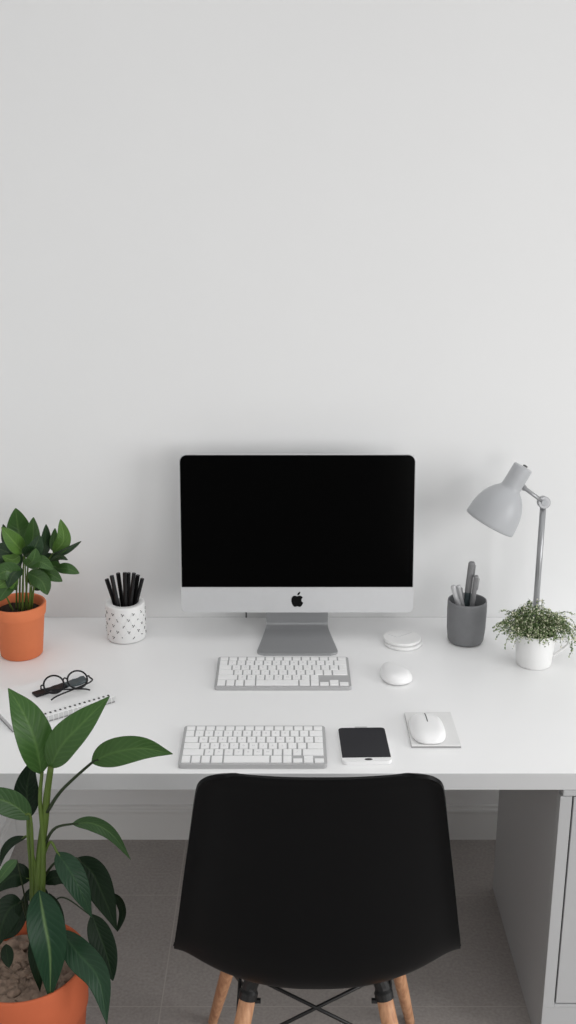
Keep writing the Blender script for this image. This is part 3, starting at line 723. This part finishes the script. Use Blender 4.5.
zl = [  # midrib pixels, distances, width, material, tilt
    ([(22, 545), (18, 528), (15.5, 508)], [Y + .02, Y + .03, Y + .02], 21, 'zl_mid', 0.15),
    ([(29, 553), (33, 537), (33.5, 517)], [Y - .005, Y + .0, Y - .01], 14, 'zl_mid', -0.3),
    ([(24, 553), (13, 541), (1.5, 527)], [Y - .025, Y - .045, Y - .06], 15, 'zl_bright', 0.2),
    ([(24, 556), (34, 549), (40, 535)], [Y - .03, Y - .045, Y - .04], 15, 'zl_dark', 0.35),
    ([(44, 556), (45, 541), (46, 524)], [Y + .01, Y + .01, Y + .0], 9.5, 'zl_dark', 0.5),
    ([(53, 553), (64, 540), (60.5, 519)], [Y + .0, Y - .01, Y + .0], 13, 'zl_bright', -0.2),
    ([(53, 551), (53.5, 540), (55, 528)], [Y + .015, Y + .015, Y + .015], 7.5, 'zl_mid', 0.4),
    ([(52, 556), (66, 550), (81.5, 541)], [Y - .01, Y - .015, Y - .01], 5.5, 'zl_dark', 0.9),
    ([(50, 561), (60, 556.5), (68, 560)], [Y - .015, Y - .03, Y - .03], 5, 'zl_dark', 0.8),
    ([(56, 568), (68, 569), (79.5, 573.5)], [Y - .005, Y - .02, Y - .02], 9.5, 'zl_mid', -0.25),
    ([(36, 573), (50, 574), (62.5, 581.5)], [Y - .02, Y - .035, Y - .045], 12.5, 'zl_mid', 0.1),
    ([(28, 562), (41, 562), (53.5, 569.5)], [Y - .03, Y - .05, Y - .055], 12, 'zl_mid', -0.2),
    ([(28, 573), (42, 581), (47.5, 595)], [Y - .02, Y - .045, Y - .05], 15, 'zl_mid', 0.25),
    ([(40, 563), (50, 560), (60, 566)], [Y + .02, Y + .02, Y + .01], 13, 'zl_dark', 0.2),
    ([(21, 566), (8, 553), (-8, 546)], [Y - .0, Y - .01, Y - .0], 17, 'zl_dark', 0.1),
    ([(19, 570), (8, 562), (-5, 566)], [Y + .02, Y + .025, Y + .02], 16, 'zl_dark', 0.0),
    ([(19, 577), (7, 571), (-7, 578)], [Y - .03, Y - .055, Y - .06], 17, 'zl_mid', -0.2),
    ([(18, 585), (8, 581), (-3, 588)], [Y - .02, Y - .045, Y - .055], 12, 'zl_bright', 0.1),
    ([(16, 590), (10, 580), (13, 570)], [Y + .0, Y + .0, Y + .0], 10, 'zl_dark', 0.3),
    ([(30, 585), (36, 575), (44, 570)], [Y + .02, Y + .02, Y + .02], 12, 'zl_dark', 0.0),
    ([(26, 566), (33, 560), (36, 548)], [Y - .035, Y - .05, Y - .05], 13, 'zl_mid', 0.3),
    ([(22, 568), (13, 575), (8, 588)], [Y - .03, Y - .05, Y - .06], 12, 'zl_dark', 0.2),
    ([(34, 590), (44, 580), (55, 577)], [Y + .015, Y + .01, Y + .0], 11, 'zl_dark', -0.1),
    ([(16, 580), (6, 590), (-2, 602)], [Y - .02, Y - .04, Y - .05], 11, 'zl_mid', 0.1),
    ([(34, 562), (38, 552), (38, 540)], [Y + .02, Y + .02, Y + .02], 12, 'zl_dark', 0.1),
    ([(20, 556), (12, 560), (2, 556)], [Y - .02, Y - .03, Y - .03], 10, 'zl_bright', 0.3),
    ([(44, 566), (54, 566), (66, 572)], [Y + .01, Y + .0, Y - .01], 10, 'zl_mid', 0.0),
    ([(10, 548), (6, 538), (3, 524)], [Y + .02, Y + .02, Y + .02], 9, 'zl_dark', 0.3),
]
for pix, d, w, m, tl in zl: leaf_obj(t, pix, d, w * 1.2, m, tl, 0.22, 'oval', thick=0.001)
for (bx, by, bd), way, r in (((19, 605, Y + .0), [(20, 580, Y), (22, 545, Y + .02)], .0026), ((22, 607, Y - .01), [(23, 580, Y - .015), (24, 553, Y - .028)], .0028),
        ((25, 606, Y + .005), [(27, 580, Y), (29, 552, Y - .005)], .0026), ((28, 606, Y - .005), [(26, 585, Y - .01), (25, 556, Y - .03)], .0022), ((30, 604, Y + .012), [(33, 580, Y + .012), (44, 556, Y + .01)], .0022),
        ((31, 606, Y + .005), [(36, 580, Y - .01), (53, 553, Y - .005)], .0024), ((13, 606, Y - .005), [(7, 598, Y - .02), (2, 588, Y - .03)], .0020), ((16, 605, Y + .01), [(17, 585, Y), (21, 566, Y)], .0022),
        ((29, 607, Y - .005), [(30, 592, Y - .015), (30, 574, Y - .02)], .0022)):
    b = B(); P_ = [atd(bx, by, bd)] + [atd(*w) for w in way]; P_[0].z = DESK + 0.12
    add_tube(b, catmull(P_, 14), [r * (1.2 - .5 * i / 14) for i in range(15)], 8); obj('stem', b, M['stem'], t, smooth=True)

# ------------------------------------------------------------------ floor plant
fc = Vector((-0.548, 1.885, 0.0))
t = thing('potted_plant', 'tall leafy plant with long drooping leaves in a large terracotta pot on the floor', 'plant', fc)
PHt = 0.392
pot(t, fc, 0.130, 0.096, PHt, 0.115, M['terra_floor'], 72)
soil(t, fc, 0.1125, PHt - 0.034, M['soil'], 0.020, n=44, seed=5, lumps=46)
D = 1.885
M_ = 'lf_mid'
fl = [
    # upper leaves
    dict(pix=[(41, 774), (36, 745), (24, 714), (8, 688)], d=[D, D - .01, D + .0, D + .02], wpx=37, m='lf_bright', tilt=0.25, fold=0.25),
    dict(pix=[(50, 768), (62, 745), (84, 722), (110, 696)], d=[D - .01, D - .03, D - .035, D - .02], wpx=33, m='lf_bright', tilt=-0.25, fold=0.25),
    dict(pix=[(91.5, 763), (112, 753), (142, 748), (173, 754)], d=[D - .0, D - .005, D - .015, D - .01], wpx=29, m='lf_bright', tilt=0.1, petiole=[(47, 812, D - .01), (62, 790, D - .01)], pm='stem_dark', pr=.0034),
    dict(pix=[(29.5, 818), (27, 800), (28, 780), (34, 757)], d=[D + .01, D + .02, D + .03, D + .03], wpx=26, m='lf_shade', tilt=-0.2),
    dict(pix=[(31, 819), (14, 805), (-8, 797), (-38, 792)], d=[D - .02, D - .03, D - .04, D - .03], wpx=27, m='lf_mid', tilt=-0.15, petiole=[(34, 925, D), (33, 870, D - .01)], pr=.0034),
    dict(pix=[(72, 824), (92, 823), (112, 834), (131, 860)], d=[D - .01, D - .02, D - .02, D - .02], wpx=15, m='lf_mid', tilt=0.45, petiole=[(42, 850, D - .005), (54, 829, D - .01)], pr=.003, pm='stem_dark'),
    dict(pix=[(27, 837), (13, 842), (4, 852), (0, 867)], d=[D + .02, D + .02, D + .02, D + .01], wpx=9, m='lf_shade', tilt=0.5, petiole=[(35, 900, D), (33, 855, D + .01)], pr=.0024),
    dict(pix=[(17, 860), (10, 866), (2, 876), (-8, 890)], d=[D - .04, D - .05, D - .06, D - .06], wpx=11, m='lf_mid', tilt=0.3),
    dict(pix=[(30, 880), (18, 875), (6, 880), (-8, 895)], d=[D + .01, D + .0, D - .01, D - .02], wpx=24, m='lf_shade', tilt=0.1, petiole=[(36, 915, D), (34, 895, D)], pr=.0022),
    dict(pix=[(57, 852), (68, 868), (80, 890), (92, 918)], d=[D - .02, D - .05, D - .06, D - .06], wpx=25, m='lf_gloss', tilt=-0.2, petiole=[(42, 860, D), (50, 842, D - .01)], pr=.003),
    dict(pix=[(76, 858), (92, 872), (104, 897), (117, 931)], d=[D + .0, D - .01, D - .02, D - .03], wpx=29, m='lf_shade', tilt=0.25, petiole=[(42, 880, D), (56, 862, D)], pr=.0026, pm='stem_dark'),
    dict(pix=[(109, 893), (119, 900), (123, 914), (117, 932)], d=[D - .0, D - .0, D - .0, D - .01], wpx=8, m='lf_shade', tilt=0.6, shape='strap'),
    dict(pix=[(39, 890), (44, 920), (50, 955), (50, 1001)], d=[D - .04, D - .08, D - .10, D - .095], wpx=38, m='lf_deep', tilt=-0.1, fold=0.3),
    dict(pix=[(36, 930), (36, 950), (38, 970), (40, 992)], d=[D - .04, D - .05, D - .06, D - .065], wpx=16, m='lf_shade', tilt=0.2),
    dict(pix=[(49, 893), (53, 912), (56, 935), (54, 965)], d=[D - .0, D - .01, D - .02, D - .03], wpx=21, m='lf_shade', tilt=0.2),
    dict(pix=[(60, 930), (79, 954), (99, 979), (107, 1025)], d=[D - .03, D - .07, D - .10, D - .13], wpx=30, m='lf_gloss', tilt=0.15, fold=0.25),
    dict(pix=[(92, 914), (100, 935), (108, 958), (113, 981)], d=[D - .03, D - .04, D - .06, D - .09], wpx=25, m='lf_shade', tilt=0.1, shape='oval'),
    dict(pix=[(22, 902), (10, 908), (2, 925), (-4, 950)], d=[D - .03, D - .05, D - .07, D - .08], wpx=29, m='lf_shade', tilt=0.0, petiole=[(36, 935, D), (26, 916, D - .02)], pr=.0022, pm='stem_dark'),
    dict(pix=[(6, 944), (7, 952), (8, 960), (9, 968)], d=[D - .06, D - .065, D - .07, D - .075], wpx=13, m='lf_shade', tilt=0.1, shape='oval'),
    dict(pix=[(44, 884), (52, 878), (62, 878), (73, 885)], d=[D + .0, D + .0, D - .0, D - .0], wpx=15, m='lf_shade', tilt=0.1, petiole=[(40, 915, D), (41, 898, D)], pr=.002, pm='stem_dark'),
    dict(pix=[(48, 900), (40, 893), (30, 895), (20, 903)], d=[D + .02, D + .02, D + .02, D + .02], wpx=14, m='lf_shade', tilt=0.2),
    dict(pix=[(26, 895), (22, 912), (14, 930), (2, 940)], d=[D + .03, D + .03, D + .02, D + .02], wpx=14, m='lf_shade', tilt=0.2),
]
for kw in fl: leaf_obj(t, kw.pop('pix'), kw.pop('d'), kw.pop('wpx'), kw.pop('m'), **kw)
for way, r, mm in (([(37, 945, D), (39, 890, D - .005), (41, 850, D - .005), (45, 818, D - .005), (47, 795, D - .008), (51, 766, D - .012)], .0098, 'stem'),
              ([(33, 945, D + .01), (32, 880, D), (29, 840, D), (28, 818, D + .01)], .0060, 'stem'),
              ([(40, 930, D - .01), (43, 880, D - .012), (43, 840, D - .012), (40, 800, D - .01), (42, 772, D)], .0056, 'stem'),
              ([(36, 930, D - .01), (36, 880, D - .01), (32, 850, D - .01), (30, 822, D - .015)], .0035, 'stem'),
              ([(42, 925, D), (45, 905, D - .01), (53, 918, D - .025)], .0028, 'stem_dark'),
              ([(38, 925, D - .01), (39, 900, D - .03), (40, 893, D - .042)], .0032, 'stem'),
              ([(34, 930, D), (26, 905, D + .0), (17, 860, D - .04)], .002, 'stem_dark'),
              ([(43, 930, D), (56, 900, D), (94, 917, D - .03)], .002, 'stem_dark')):
    P_ = [atd(*w) for w in way]; P_[0].z = PHt - 0.04
    P_[0].x = fc.x + (P_[0].x - fc.x) * .8
    b = B(); add_tube(b, catmull(P_, 24), [r * (1.1 - .5 * i / 24) for i in range(25)], 12); obj('stem', b, M[mm], t, smooth=True)

# ------------------------------------------------------------------ mug of tiny trailing plant
mc = Vector((0.6365, 2.590, DESK))
t = thing('potted_plant', 'small trailing plant with tiny leaves growing in a white mug beside the lamp', 'plant', mc)
b = B(); add_lathe(b, [(0, 0.0004), (0.0425, 0.0004), (0.0445, 0.003), (0.0455, 0.008), (0.0525, 0.087), (0.0528, 0.091), (0.0515, 0.092), (0.0505, 0.090), (0.0435, 0.009), (0, 0.007)], mc, n=56)
mg = obj('mug', b, M['ceramic'], t, smooth=True); mg['label'] = 'white mug used as a planter'
b = B(); hp = [(0.050, 0.078), (0.072, 0.080), (0.083, 0.076), (0.084, 0.068), (0.074, 0.054), (0.060, 0.040), (0.0465, 0.027)]
hdir = Vector((0.95, -0.3, 0)).normalized()
add_tube(b, catmull([mc + hdir * r + Vector((0, 0, zz)) for r, zz in hp], 28), 0.0038, 10); obj('handle', b, M['ceramic'], mg, smooth=True)
soil(t, mc, 0.049, DESK + 0.078, M['soil_dark'], 0.006)
rn = random.Random(11)
b = B(); st = B()
def tiny_leaf(c, nrm, s):
    x, y, zv = frame_from(nrm, Vector((rn.uniform(-1, 1), rn.uniform(-1, 1), rn.uniform(-1, 1) + .01)))
    k = 6; e = rn.uniform(.7, 1.0)
    top = [b.verts.new(c + (x * math.cos(2 * PI * i / k) + y * math.sin(2 * PI * i / k) * e) * s) for i in range(k)]
    apex = b.verts.new(c + zv * s * .35); bot = b.verts.new(c - zv * s * .12)
    for i in range(k):
        b.faces.new((top[i], top[(i + 1) % k], apex)); b.faces.new((top[(i + 1) % k], top[i], bot))
for i in range(230):
    a = rn.uniform(0, 2 * PI)
    out = rn.uniform(0.030, 0.092) if rn.random() < .8 else rn.uniform(.07, .108)
    hgt = 0.082 * (1 - (out / 0.125) ** 2) * rn.uniform(.45, 1.1)
    p0 = mc + Vector((math.cos(a) * out * .3, math.sin(a) * out * .28, 0.078))
    p1 = mc + Vector((math.cos(a) * out * .72, math.sin(a) * out * .6, 0.085 + hgt))
    p2 = mc + Vector((math.cos(a) * out, math.sin(a) * out * .85, 0.080 + hgt * rn.uniform(.5, 1.0)))
    P_ = catmull([p0, p1, p2], 10); add_tube(st, P_, 0.0004, 4)
    for q in P_[2:]:
        for _ in range(2):
            v = Vector((rn.gauss(0, 1), rn.gauss(0, 1) - .3, rn.gauss(.6, 1))).normalized()
            tiny_leaf(q + v * rn.uniform(.001, .006), v, rn.uniform(.0014, .0028))
for i in range(1100):
    a = rn.uniform(0, 2 * PI); rr = 0.062 * math.sqrt(rn.random()); h = 0.052 * (1 - (rr / .07) ** 2)
    v = Vector((math.cos(a) * rr * 6, math.sin(a) * rr * 6, .8)).normalized() + Vector((rn.gauss(0, .5), rn.gauss(0, .5), rn.gauss(0, .5)))
    tiny_leaf(mc + Vector((math.cos(a) * rr, math.sin(a) * rr * .9, 0.082 + h * rn.uniform(.4, 1.0))), v.normalized(), rn.uniform(.0014, .0026))
trail = [[(515, 618), (503, 624), (493, 631.5)], [(516, 622), (506, 628), (499, 632)], [(517, 630), (508, 638), (504.5, 649)], [(514, 614), (505, 611), (500, 611)],
         [(555, 625), (570, 632), (572, 648), (569, 657)], [(550, 618), (565, 612), (575, 615)], [(553, 620), (566, 622), (576, 630)], [(552, 628), (561, 634), (563, 641)],
         [(540, 630), (541, 637), (540, 644)], [(522, 631), (514, 637), (512, 642)], [(516, 626), (511, 634), (512, 640)], [(557, 618), (572, 620), (578, 640)]]
for pix in trail:
    n_ = len(pix); P_ = [atd(x, y, mc.y - 0.045 - 0.012 * (i / n_)) for i, (x, y) in enumerate(pix)]
    P_ = [mc + Vector((0, -0.01, .085))] + P_
    Q = catmull(P_, 26); add_tube(st, Q, 0.0006, 4)
    for q in Q[9:]:
        for _ in range(rn.choice((1, 1, 2))):
            v = Vector((rn.gauss(0, 1), rn.gauss(0, 1) - .5, rn.gauss(.4, 1))).normalized()
            tiny_leaf(q + v * rn.uniform(.001, .005), v, rn.uniform(.0014, .0026))
for i in range(60):
    a = rn.choice((rn.gauss(PI, .6), rn.gauss(0, .6), rn.uniform(PI, 2 * PI)))
    R1 = rn.uniform(.065, .112); dr = rn.uniform(-.045, .02)
    if -PI * .75 < ((a + PI) % (2 * PI) - PI) < -PI * .25: R1 = rn.uniform(.058, .068); dr = rn.uniform(-.03, 0)
    P_ = [mc + Vector((0, 0, .085))] + [mc + Vector((math.cos(a) * R1 * f, math.sin(a) * R1 * f * .8, h)) for f, h in ((.45, .118), (.8, .112 + dr * .3), (1.0, .100 + dr))]
    Q = catmull(P_, 18); add_tube(st, Q, 0.0004, 4)
    for q in Q[7:]:
        for _ in range(2):
            v = Vector((rn.gauss(0, 1), rn.gauss(0, 1) - .5, rn.gauss(.4, 1))).normalized()
            tiny_leaf(q + v * rn.uniform(.001, .007), v, rn.uniform(.0014, .0028))
obj('foliage', b, M['tiny'], t, smooth=False); obj('stems', st, M['tiny_stem'], t)

# ------------------------------------------------------------------ notebook, pen, glasses
NZ = DESK + 0.017
cr_, cb_ = at(115, 696, NZ), at(12, 726, NZ)
ev = (cr_ - cb_); nl = ev.length; ev.normalize(); pv = Vector((-ev.y, ev.x, 0)); nw = 0.185
ctr = (cr_ + cb_) / 2 + pv * nw / 2; ctr.z = DESK
t = thing('notebook', 'white spiral notebook lying under the glasses on the desk', 'notebook', ctr)
NM = Matrix.Identity(4); NM.col[0][:3] = ev; NM.col[1][:3] = pv; NM.col[3][:3] = ctr
b = B(); add_box(b, (-nl / 2, -nw / 2, 0.0003), (nl / 2, nw / 2, 0.002), .0005, 1, NM); obj('back_cover', b, M['padedge'], t)
b = B(); add_box(b, (-nl / 2 + .002, -nw / 2 + .003, 0.0021), (nl / 2 - .002, nw / 2 - .002, 0.0150), 0, 1, NM); obj('pages', b, M['pageedge'], t)
b = B(); add_box(b, (-nl / 2, -nw / 2, 0.0151), (nl / 2, nw / 2, 0.0170), .0005, 1, NM)
obj('front_cover', b, M['papercov'], t)
b = B(); nh = 20
for i in range(nh):
    x = -nl / 2 + 0.012 + (nl - .024) * i / (nh - 1)
    add_prism(b, rounded_rect(x - .0030, -nw / 2 + .0080, x + .0030, -nw / 2 + .0145, .0015, 2), 0.0170, 0.0174, NM)
obj('binding_holes', b, M['print'], t)
b = B()
for i in range(nh):
    x = -nl / 2 + 0.012 + (nl - .024) * i / (nh - 1)
    add_tube(b, [NM @ Vector((x, -nw / 2 + .011 + math.cos(a) * 0.0135 - 0.004, 0.0095 + math.sin(a) * .0115)) for a in [k / 11 * PI * 1.0 + 0.75 for k in range(12)]], 0.0006, 5)
obj('spiral_binding', b, M['whiteplastic'], t, smooth=True)

p0, p1 = at(34, 694.5, NZ + .004), at(66, 684.5, NZ + .004)
t = thing('flat_marker', 'flat black marker lying across the notebook under the glasses', 'pen', (p0 + p1) / 2)
dv = (p1 - p0); fl_ = 0.135; dv.normalize(); nv = Vector((-dv.y, dv.x, 0))
FM = Matrix.Identity(4); FM.col[0][:3] = dv; FM.col[1][:3] = nv; FM.col[3][:3] = p0 + Vector((0, 0, -.0038))
b = B(); add_box(b, (0, -.0125, 0), (fl_ * .62, .0125, .006), .0015, 2, FM); obj('cap', b, M['blackplastic'], t)
b = B(); add_box(b, (fl_ * .62, -.0105, .0002), (fl_, .0105, .0058), .0015, 2, FM); obj('barrel', b, M['penB'], t)

gz = NZ + 0.0075
gctr = at(69, 692.5, gz)
t = thing('eyeglasses', 'round black-framed glasses with folded temples resting on the notebook', 'glasses', gctr)
GM = Matrix.Translation(gctr) @ Matrix.Rotation(math.radians(27), 4, 'Z') @ Matrix.Diagonal((.94, .94, .94, 1))
lean = math.radians(50)
def gp(x, h, o=0.0): return GM @ Vector((x, 0.012 + h * math.cos(lean) + o * math.sin(lean), h * math.sin(lean) - o * math.cos(lean)))
R_ = 0.0245
fr = B(); ln = B()
for s in (-1, 1):
    pts = []
    for k in range(36):
        a = 2 * PI * k / 36
        pts.append(gp(s * 0.031 + R_ * 1.05 * math.cos(a), R_ * 0.95 + R_ * .95 * math.sin(a)))
    add_tube(fr, pts, 0.0022, 8, closed=True)
    c = ln.verts.new(gp(s * .031, R_ * .95, .0006)); rg = [ln.verts.new(gp(s * 0.031 + R_ * 1.02 * math.cos(2 * PI * k / 36), R_ * 0.95 + R_ * .92 * math.sin(2 * PI * k / 36))) for k in range(36)]
    c2 = ln.verts.new(gp(s * .031, R_ * .95, -.0006))
    for k in range(36):
        ln.faces.new((c, rg[k], rg[(k + 1) % 36])); ln.faces.new((c2, rg[(k + 1) % 36], rg[k]))
    add_tube(fr, [gp(s * 0.0565, R_ * 1.1), gp(s * .062, R_ * 1.1), gp(s * .0635, R_ * 1.05, .004)], .002, 8)
add_tube(fr, catmull([gp(-.0065, R_ * 1.15), gp(0, R_ * 1.4), gp(.0065, R_ * 1.15)], 8), .0018, 8)
obj('frame', fr, M['blackplastic'], t, smooth=True)
gl = bpy.data.materials.new('clear_lens'); gl.use_nodes = True
gb = gl.node_tree.nodes['Principled BSDF']; gb.inputs['Base Color'].default_value = (0.97, 0.97, 0.98, 1); gb.inputs['Roughness'].default_value = 0.02; gb.inputs['Transmission Weight'].default_value = 1.0; gb.inputs['IOR'].default_value = 1.05
obj('lens', ln, gl, t, smooth=True)
for s in (-1, 1):
    h = gp(s * 0.0635, R_ * 1.05, .004)
    e1 = GM @ Vector((-s * 0.030, -0.006 - (0.009 if s > 0 else 0), 0.006)); e2 = GM @ Vector((-s * 0.052, -0.012 - (0.009 if s > 0 else 0), 0.0006))
    m0 = GM @ Vector((s * 0.058, 0.010 - (0.008 if s > 0 else 0), 0.016))
    b = B(); add_tube(b, catmull([h, m0, e1, e2], 20), 0.0019, 8); obj('temple', b, M['blackplastic'], t, smooth=True)

# ------------------------------------------------------------------ chair
CXc = 0.056
t = thing('shell_chair', 'black plastic shell chair with wooden legs pushed up to the desk', 'chair', (CXc, 1.88, 0))
prof = [  # distance, height, half width, rim curl
    (2.125, .480, .150, .000), (2.118, .492, .185, .004), (2.10, .502, .208, .010), (2.05, .508, .228, .022), (1.98, .498, .243, .038), (1.90, .478, .257, .060),
    (1.83, .460, .268, .080), (1.775, .452, .274, .088), (1.728, .459, .2765, .088), (1.697, .490, .2755, .082), (1.682, .545, .271, .070), (1.675, .61, .262, .062), (1.672, .69, .251, .050),
    (1.668, .77, .239, .042), (1.663, .85, .227, .035), (1.658, .905, .2185, .030), (1.654, .932, .211, .027), (1.652, .945, .198, .024), (1.6505, .9535, .183, .020), (1.650, .958, .162, .016)]
n_v = 60; nu = 28
C4 = []
for comp in ((0, 1, 2), (3, 3, 3)):
    C4.append(catmull([(p[comp[0]], p[comp[1]], p[comp[2]]) for p in prof], n_v))
b = B(); g = []
for i in range(n_v + 1):
    c = C4[0][i]; cu = C4[1][i][0]
    a, d2 = C4[0][max(i - 1, 0)], C4[0][min(i + 1, n_v)]
    ty, tz = d2[0] - a[0], d2[1] - a[1]; l = math.hypot(ty, tz); ny, nz = tz / l, -ty / l   # toward the sitter
    row = []
    for j in range(nu + 1):
        u = -1 + 2 * j / nu; u = math.copysign(abs(u) ** 0.9, u)
        fl_e = max(0.0, (abs(u) - .90) / .10) ** 1.5
        k = cu * abs(u) ** 2.4 - 0.010 * fl_e
        row.append(b.verts.new((CXc + u * c[2], c[0] + ny * k, c[1] + nz * k)))
    g.append(row)
for i in range(n_v):
    for j in range(nu): b.faces.new((g[i][j], g[i][j + 1], g[i + 1][j + 1], g[i + 1][j]))
obj('shell', b, M['chair'], t, smooth=True, mods=[('SOLIDIFY', dict(thickness=0.007, offset=0)), ('BEVEL', dict(width=0.0015, segments=2, limit_method='ANGLE', angle_limit=1.0)), ('SUBSURF', dict(levels=1, render_levels=1))])
legs = []
for s in (-1, 1):
    for nm, top, ft in (('rear', Vector((s * .135, 1.792, .384)), Vector((s * .218, 1.655, 0))), ('front', Vector((s * .158, 1.968, .405)), Vector((s * .237, 2.138, 0)))):
        top = top + Vector((CXc, 0, 0)); ft = ft + Vector((CXc, 0, 0)); axv = top - ft; L_ = axv.length
        axv.normalize()
        k = 0.0165 if nm == 'front' else 0.0172
        b = B(); add_lathe(b, [(0, 0.0005), (k * .62, 0.0005), (k * .68, 0.004), (k * .85, L_ * .35), (k, L_ * .75), (k * .95, L_ - .004), (k * .8, L_), (0, L_)], ft, axv, n=28)
        lo = obj('leg', b, M['wood'], t, smooth=True); legs.append((s, nm, top, ft))
        b = B()
        add_lathe(b, [(0, L_ - .008), (k * 1.08, L_ - .008), (k * 1.10, L_ + .006), (k * .9, L_ + .012), (0, L_ + .012)], ft, axv, n=20)
        up = Vector((CXc + s * .112, top.y - .0 + (.012 if nm == 'rear' else -.012), .447))
        add_tube(b, [top - axv * .005, top + axv * .018, up], [.0165, .0155, .013], 12)
        inn = Vector((-s, 0, 0)); add_tube(b, [top - axv * .012 + inn * .012, top - axv * .012 + inn * .027], .0055, 8)
        obj('leg_bracket', b, M['blackmetal'], lo)
b = B()
for y0 in (1.80, 1.96): add_box(b, (CXc - .13, y0 - .012, .440), (CXc + .13, y0 + .012, .4475), .002, 1)
for s in (-1, 1): add_box(b, (CXc + s * .118 - .012, 1.80, .440), (CXc + s * .118 + .012, 1.96, .4475), .002, 1)
obj('seat_mount', b, M['blackmetal'], t)
LG = {(s, n): (tp, ft) for s, n, tp, ft in legs}
def on(s, n, f): tp, ft = LG[(s, n)]; return tp.lerp(ft, f)
for n in ('rear', 'front'):
    for s in (-1, 1):
        a, c = on(s, n, 0.0) + Vector((-s * .004, .006 if n == 'rear' else .006, .042 if n == 'rear' else .02)), on(-s, n, 0.25)
        b = B(); add_tube(b, [a, c], .0038, 8); obj('wire_brace', b, M['blackmetal'], t, smooth=True)
for s in (-1, 1):
    for a, c in ((on(s, 'rear', .0), on(s, 'front', .42)), (on(s, 'front', .0), on(s, 'rear', .42))):
        ins = Vector((-s * .006, 0, 0))
        b = B(); add_tube(b, [a + ins, c + ins], .0038, 8); obj('wire_brace', b, M['blackmetal'], t, smooth=True)

# ------------------------------------------------------------------ light
w = bpy.data.worlds.new('daylight'); S.world = w; w.use_nodes = True
N = w.node_tree.nodes; L = w.node_tree.links
bg = N['Background']
tc = N.new('ShaderNodeTexCoord'); sx = N.new('ShaderNodeSeparateXYZ'); L.new(tc.outputs['Generated'], sx.inputs['Vector'])
E_TOP, E_SIDE, E_WIN, E_FRONT, E_KEYSIZE = 1.06, 0.03, 108.0, 40.0, 2.3
cr = N.new('ShaderNodeValToRGB')
cr.color_ramp.elements[0].position = 0.0; cr.color_ramp.elements[0].color = (E_SIDE, E_SIDE, E_SIDE, 1)
cr.color_ramp.elements[1].position = 0.9; cr.color_ramp.elements[1].color = (E_TOP, E_TOP, E_TOP, 1)
L.new(sx.outputs['Z'], cr.inputs['Fac']); L.new(cr.outputs['Color'], bg.inputs['Color'])
bg.inputs['Strength'].default_value = 1.0
def area(name, loc, target, size, energy, col=(1, 1, 1), sy=None):
    d = bpy.data.lights.new(name, 'AREA'); d.energy = energy; d.color = col; d.size = size
    if sy: d.shape = 'RECTANGLE'; d.size_y = sy
    o = bpy.data.objects.new(name, d); COL.objects.link(o); o.location = loc
    o.rotation_euler = (Vector(target) - Vector(loc)).to_track_quat('-Z', 'Y').to_euler()
    return o
area('window_light', (4.1, 0.1, 1.55), (0, 2.7, 1.0), E_KEYSIZE, E_WIN, (1.0, 1.0, 0.995), E_KEYSIZE)
area('rear_window_light', (2.1, -2.3, 1.25), (-0.1, 2.7, 0.55), 2.4, E_FRONT, (1.0, 0.99, 0.985), 1.5)


S.view_settings.view_transform = 'Standard'
S.view_settings.look = 'None'
S.view_settings.exposure = 0.0
S.view_settings.gamma = 1.0
S.view_settings.use_curve_mapping = False
S.cycles.use_denoising = True
S.cycles.max_bounces = 8
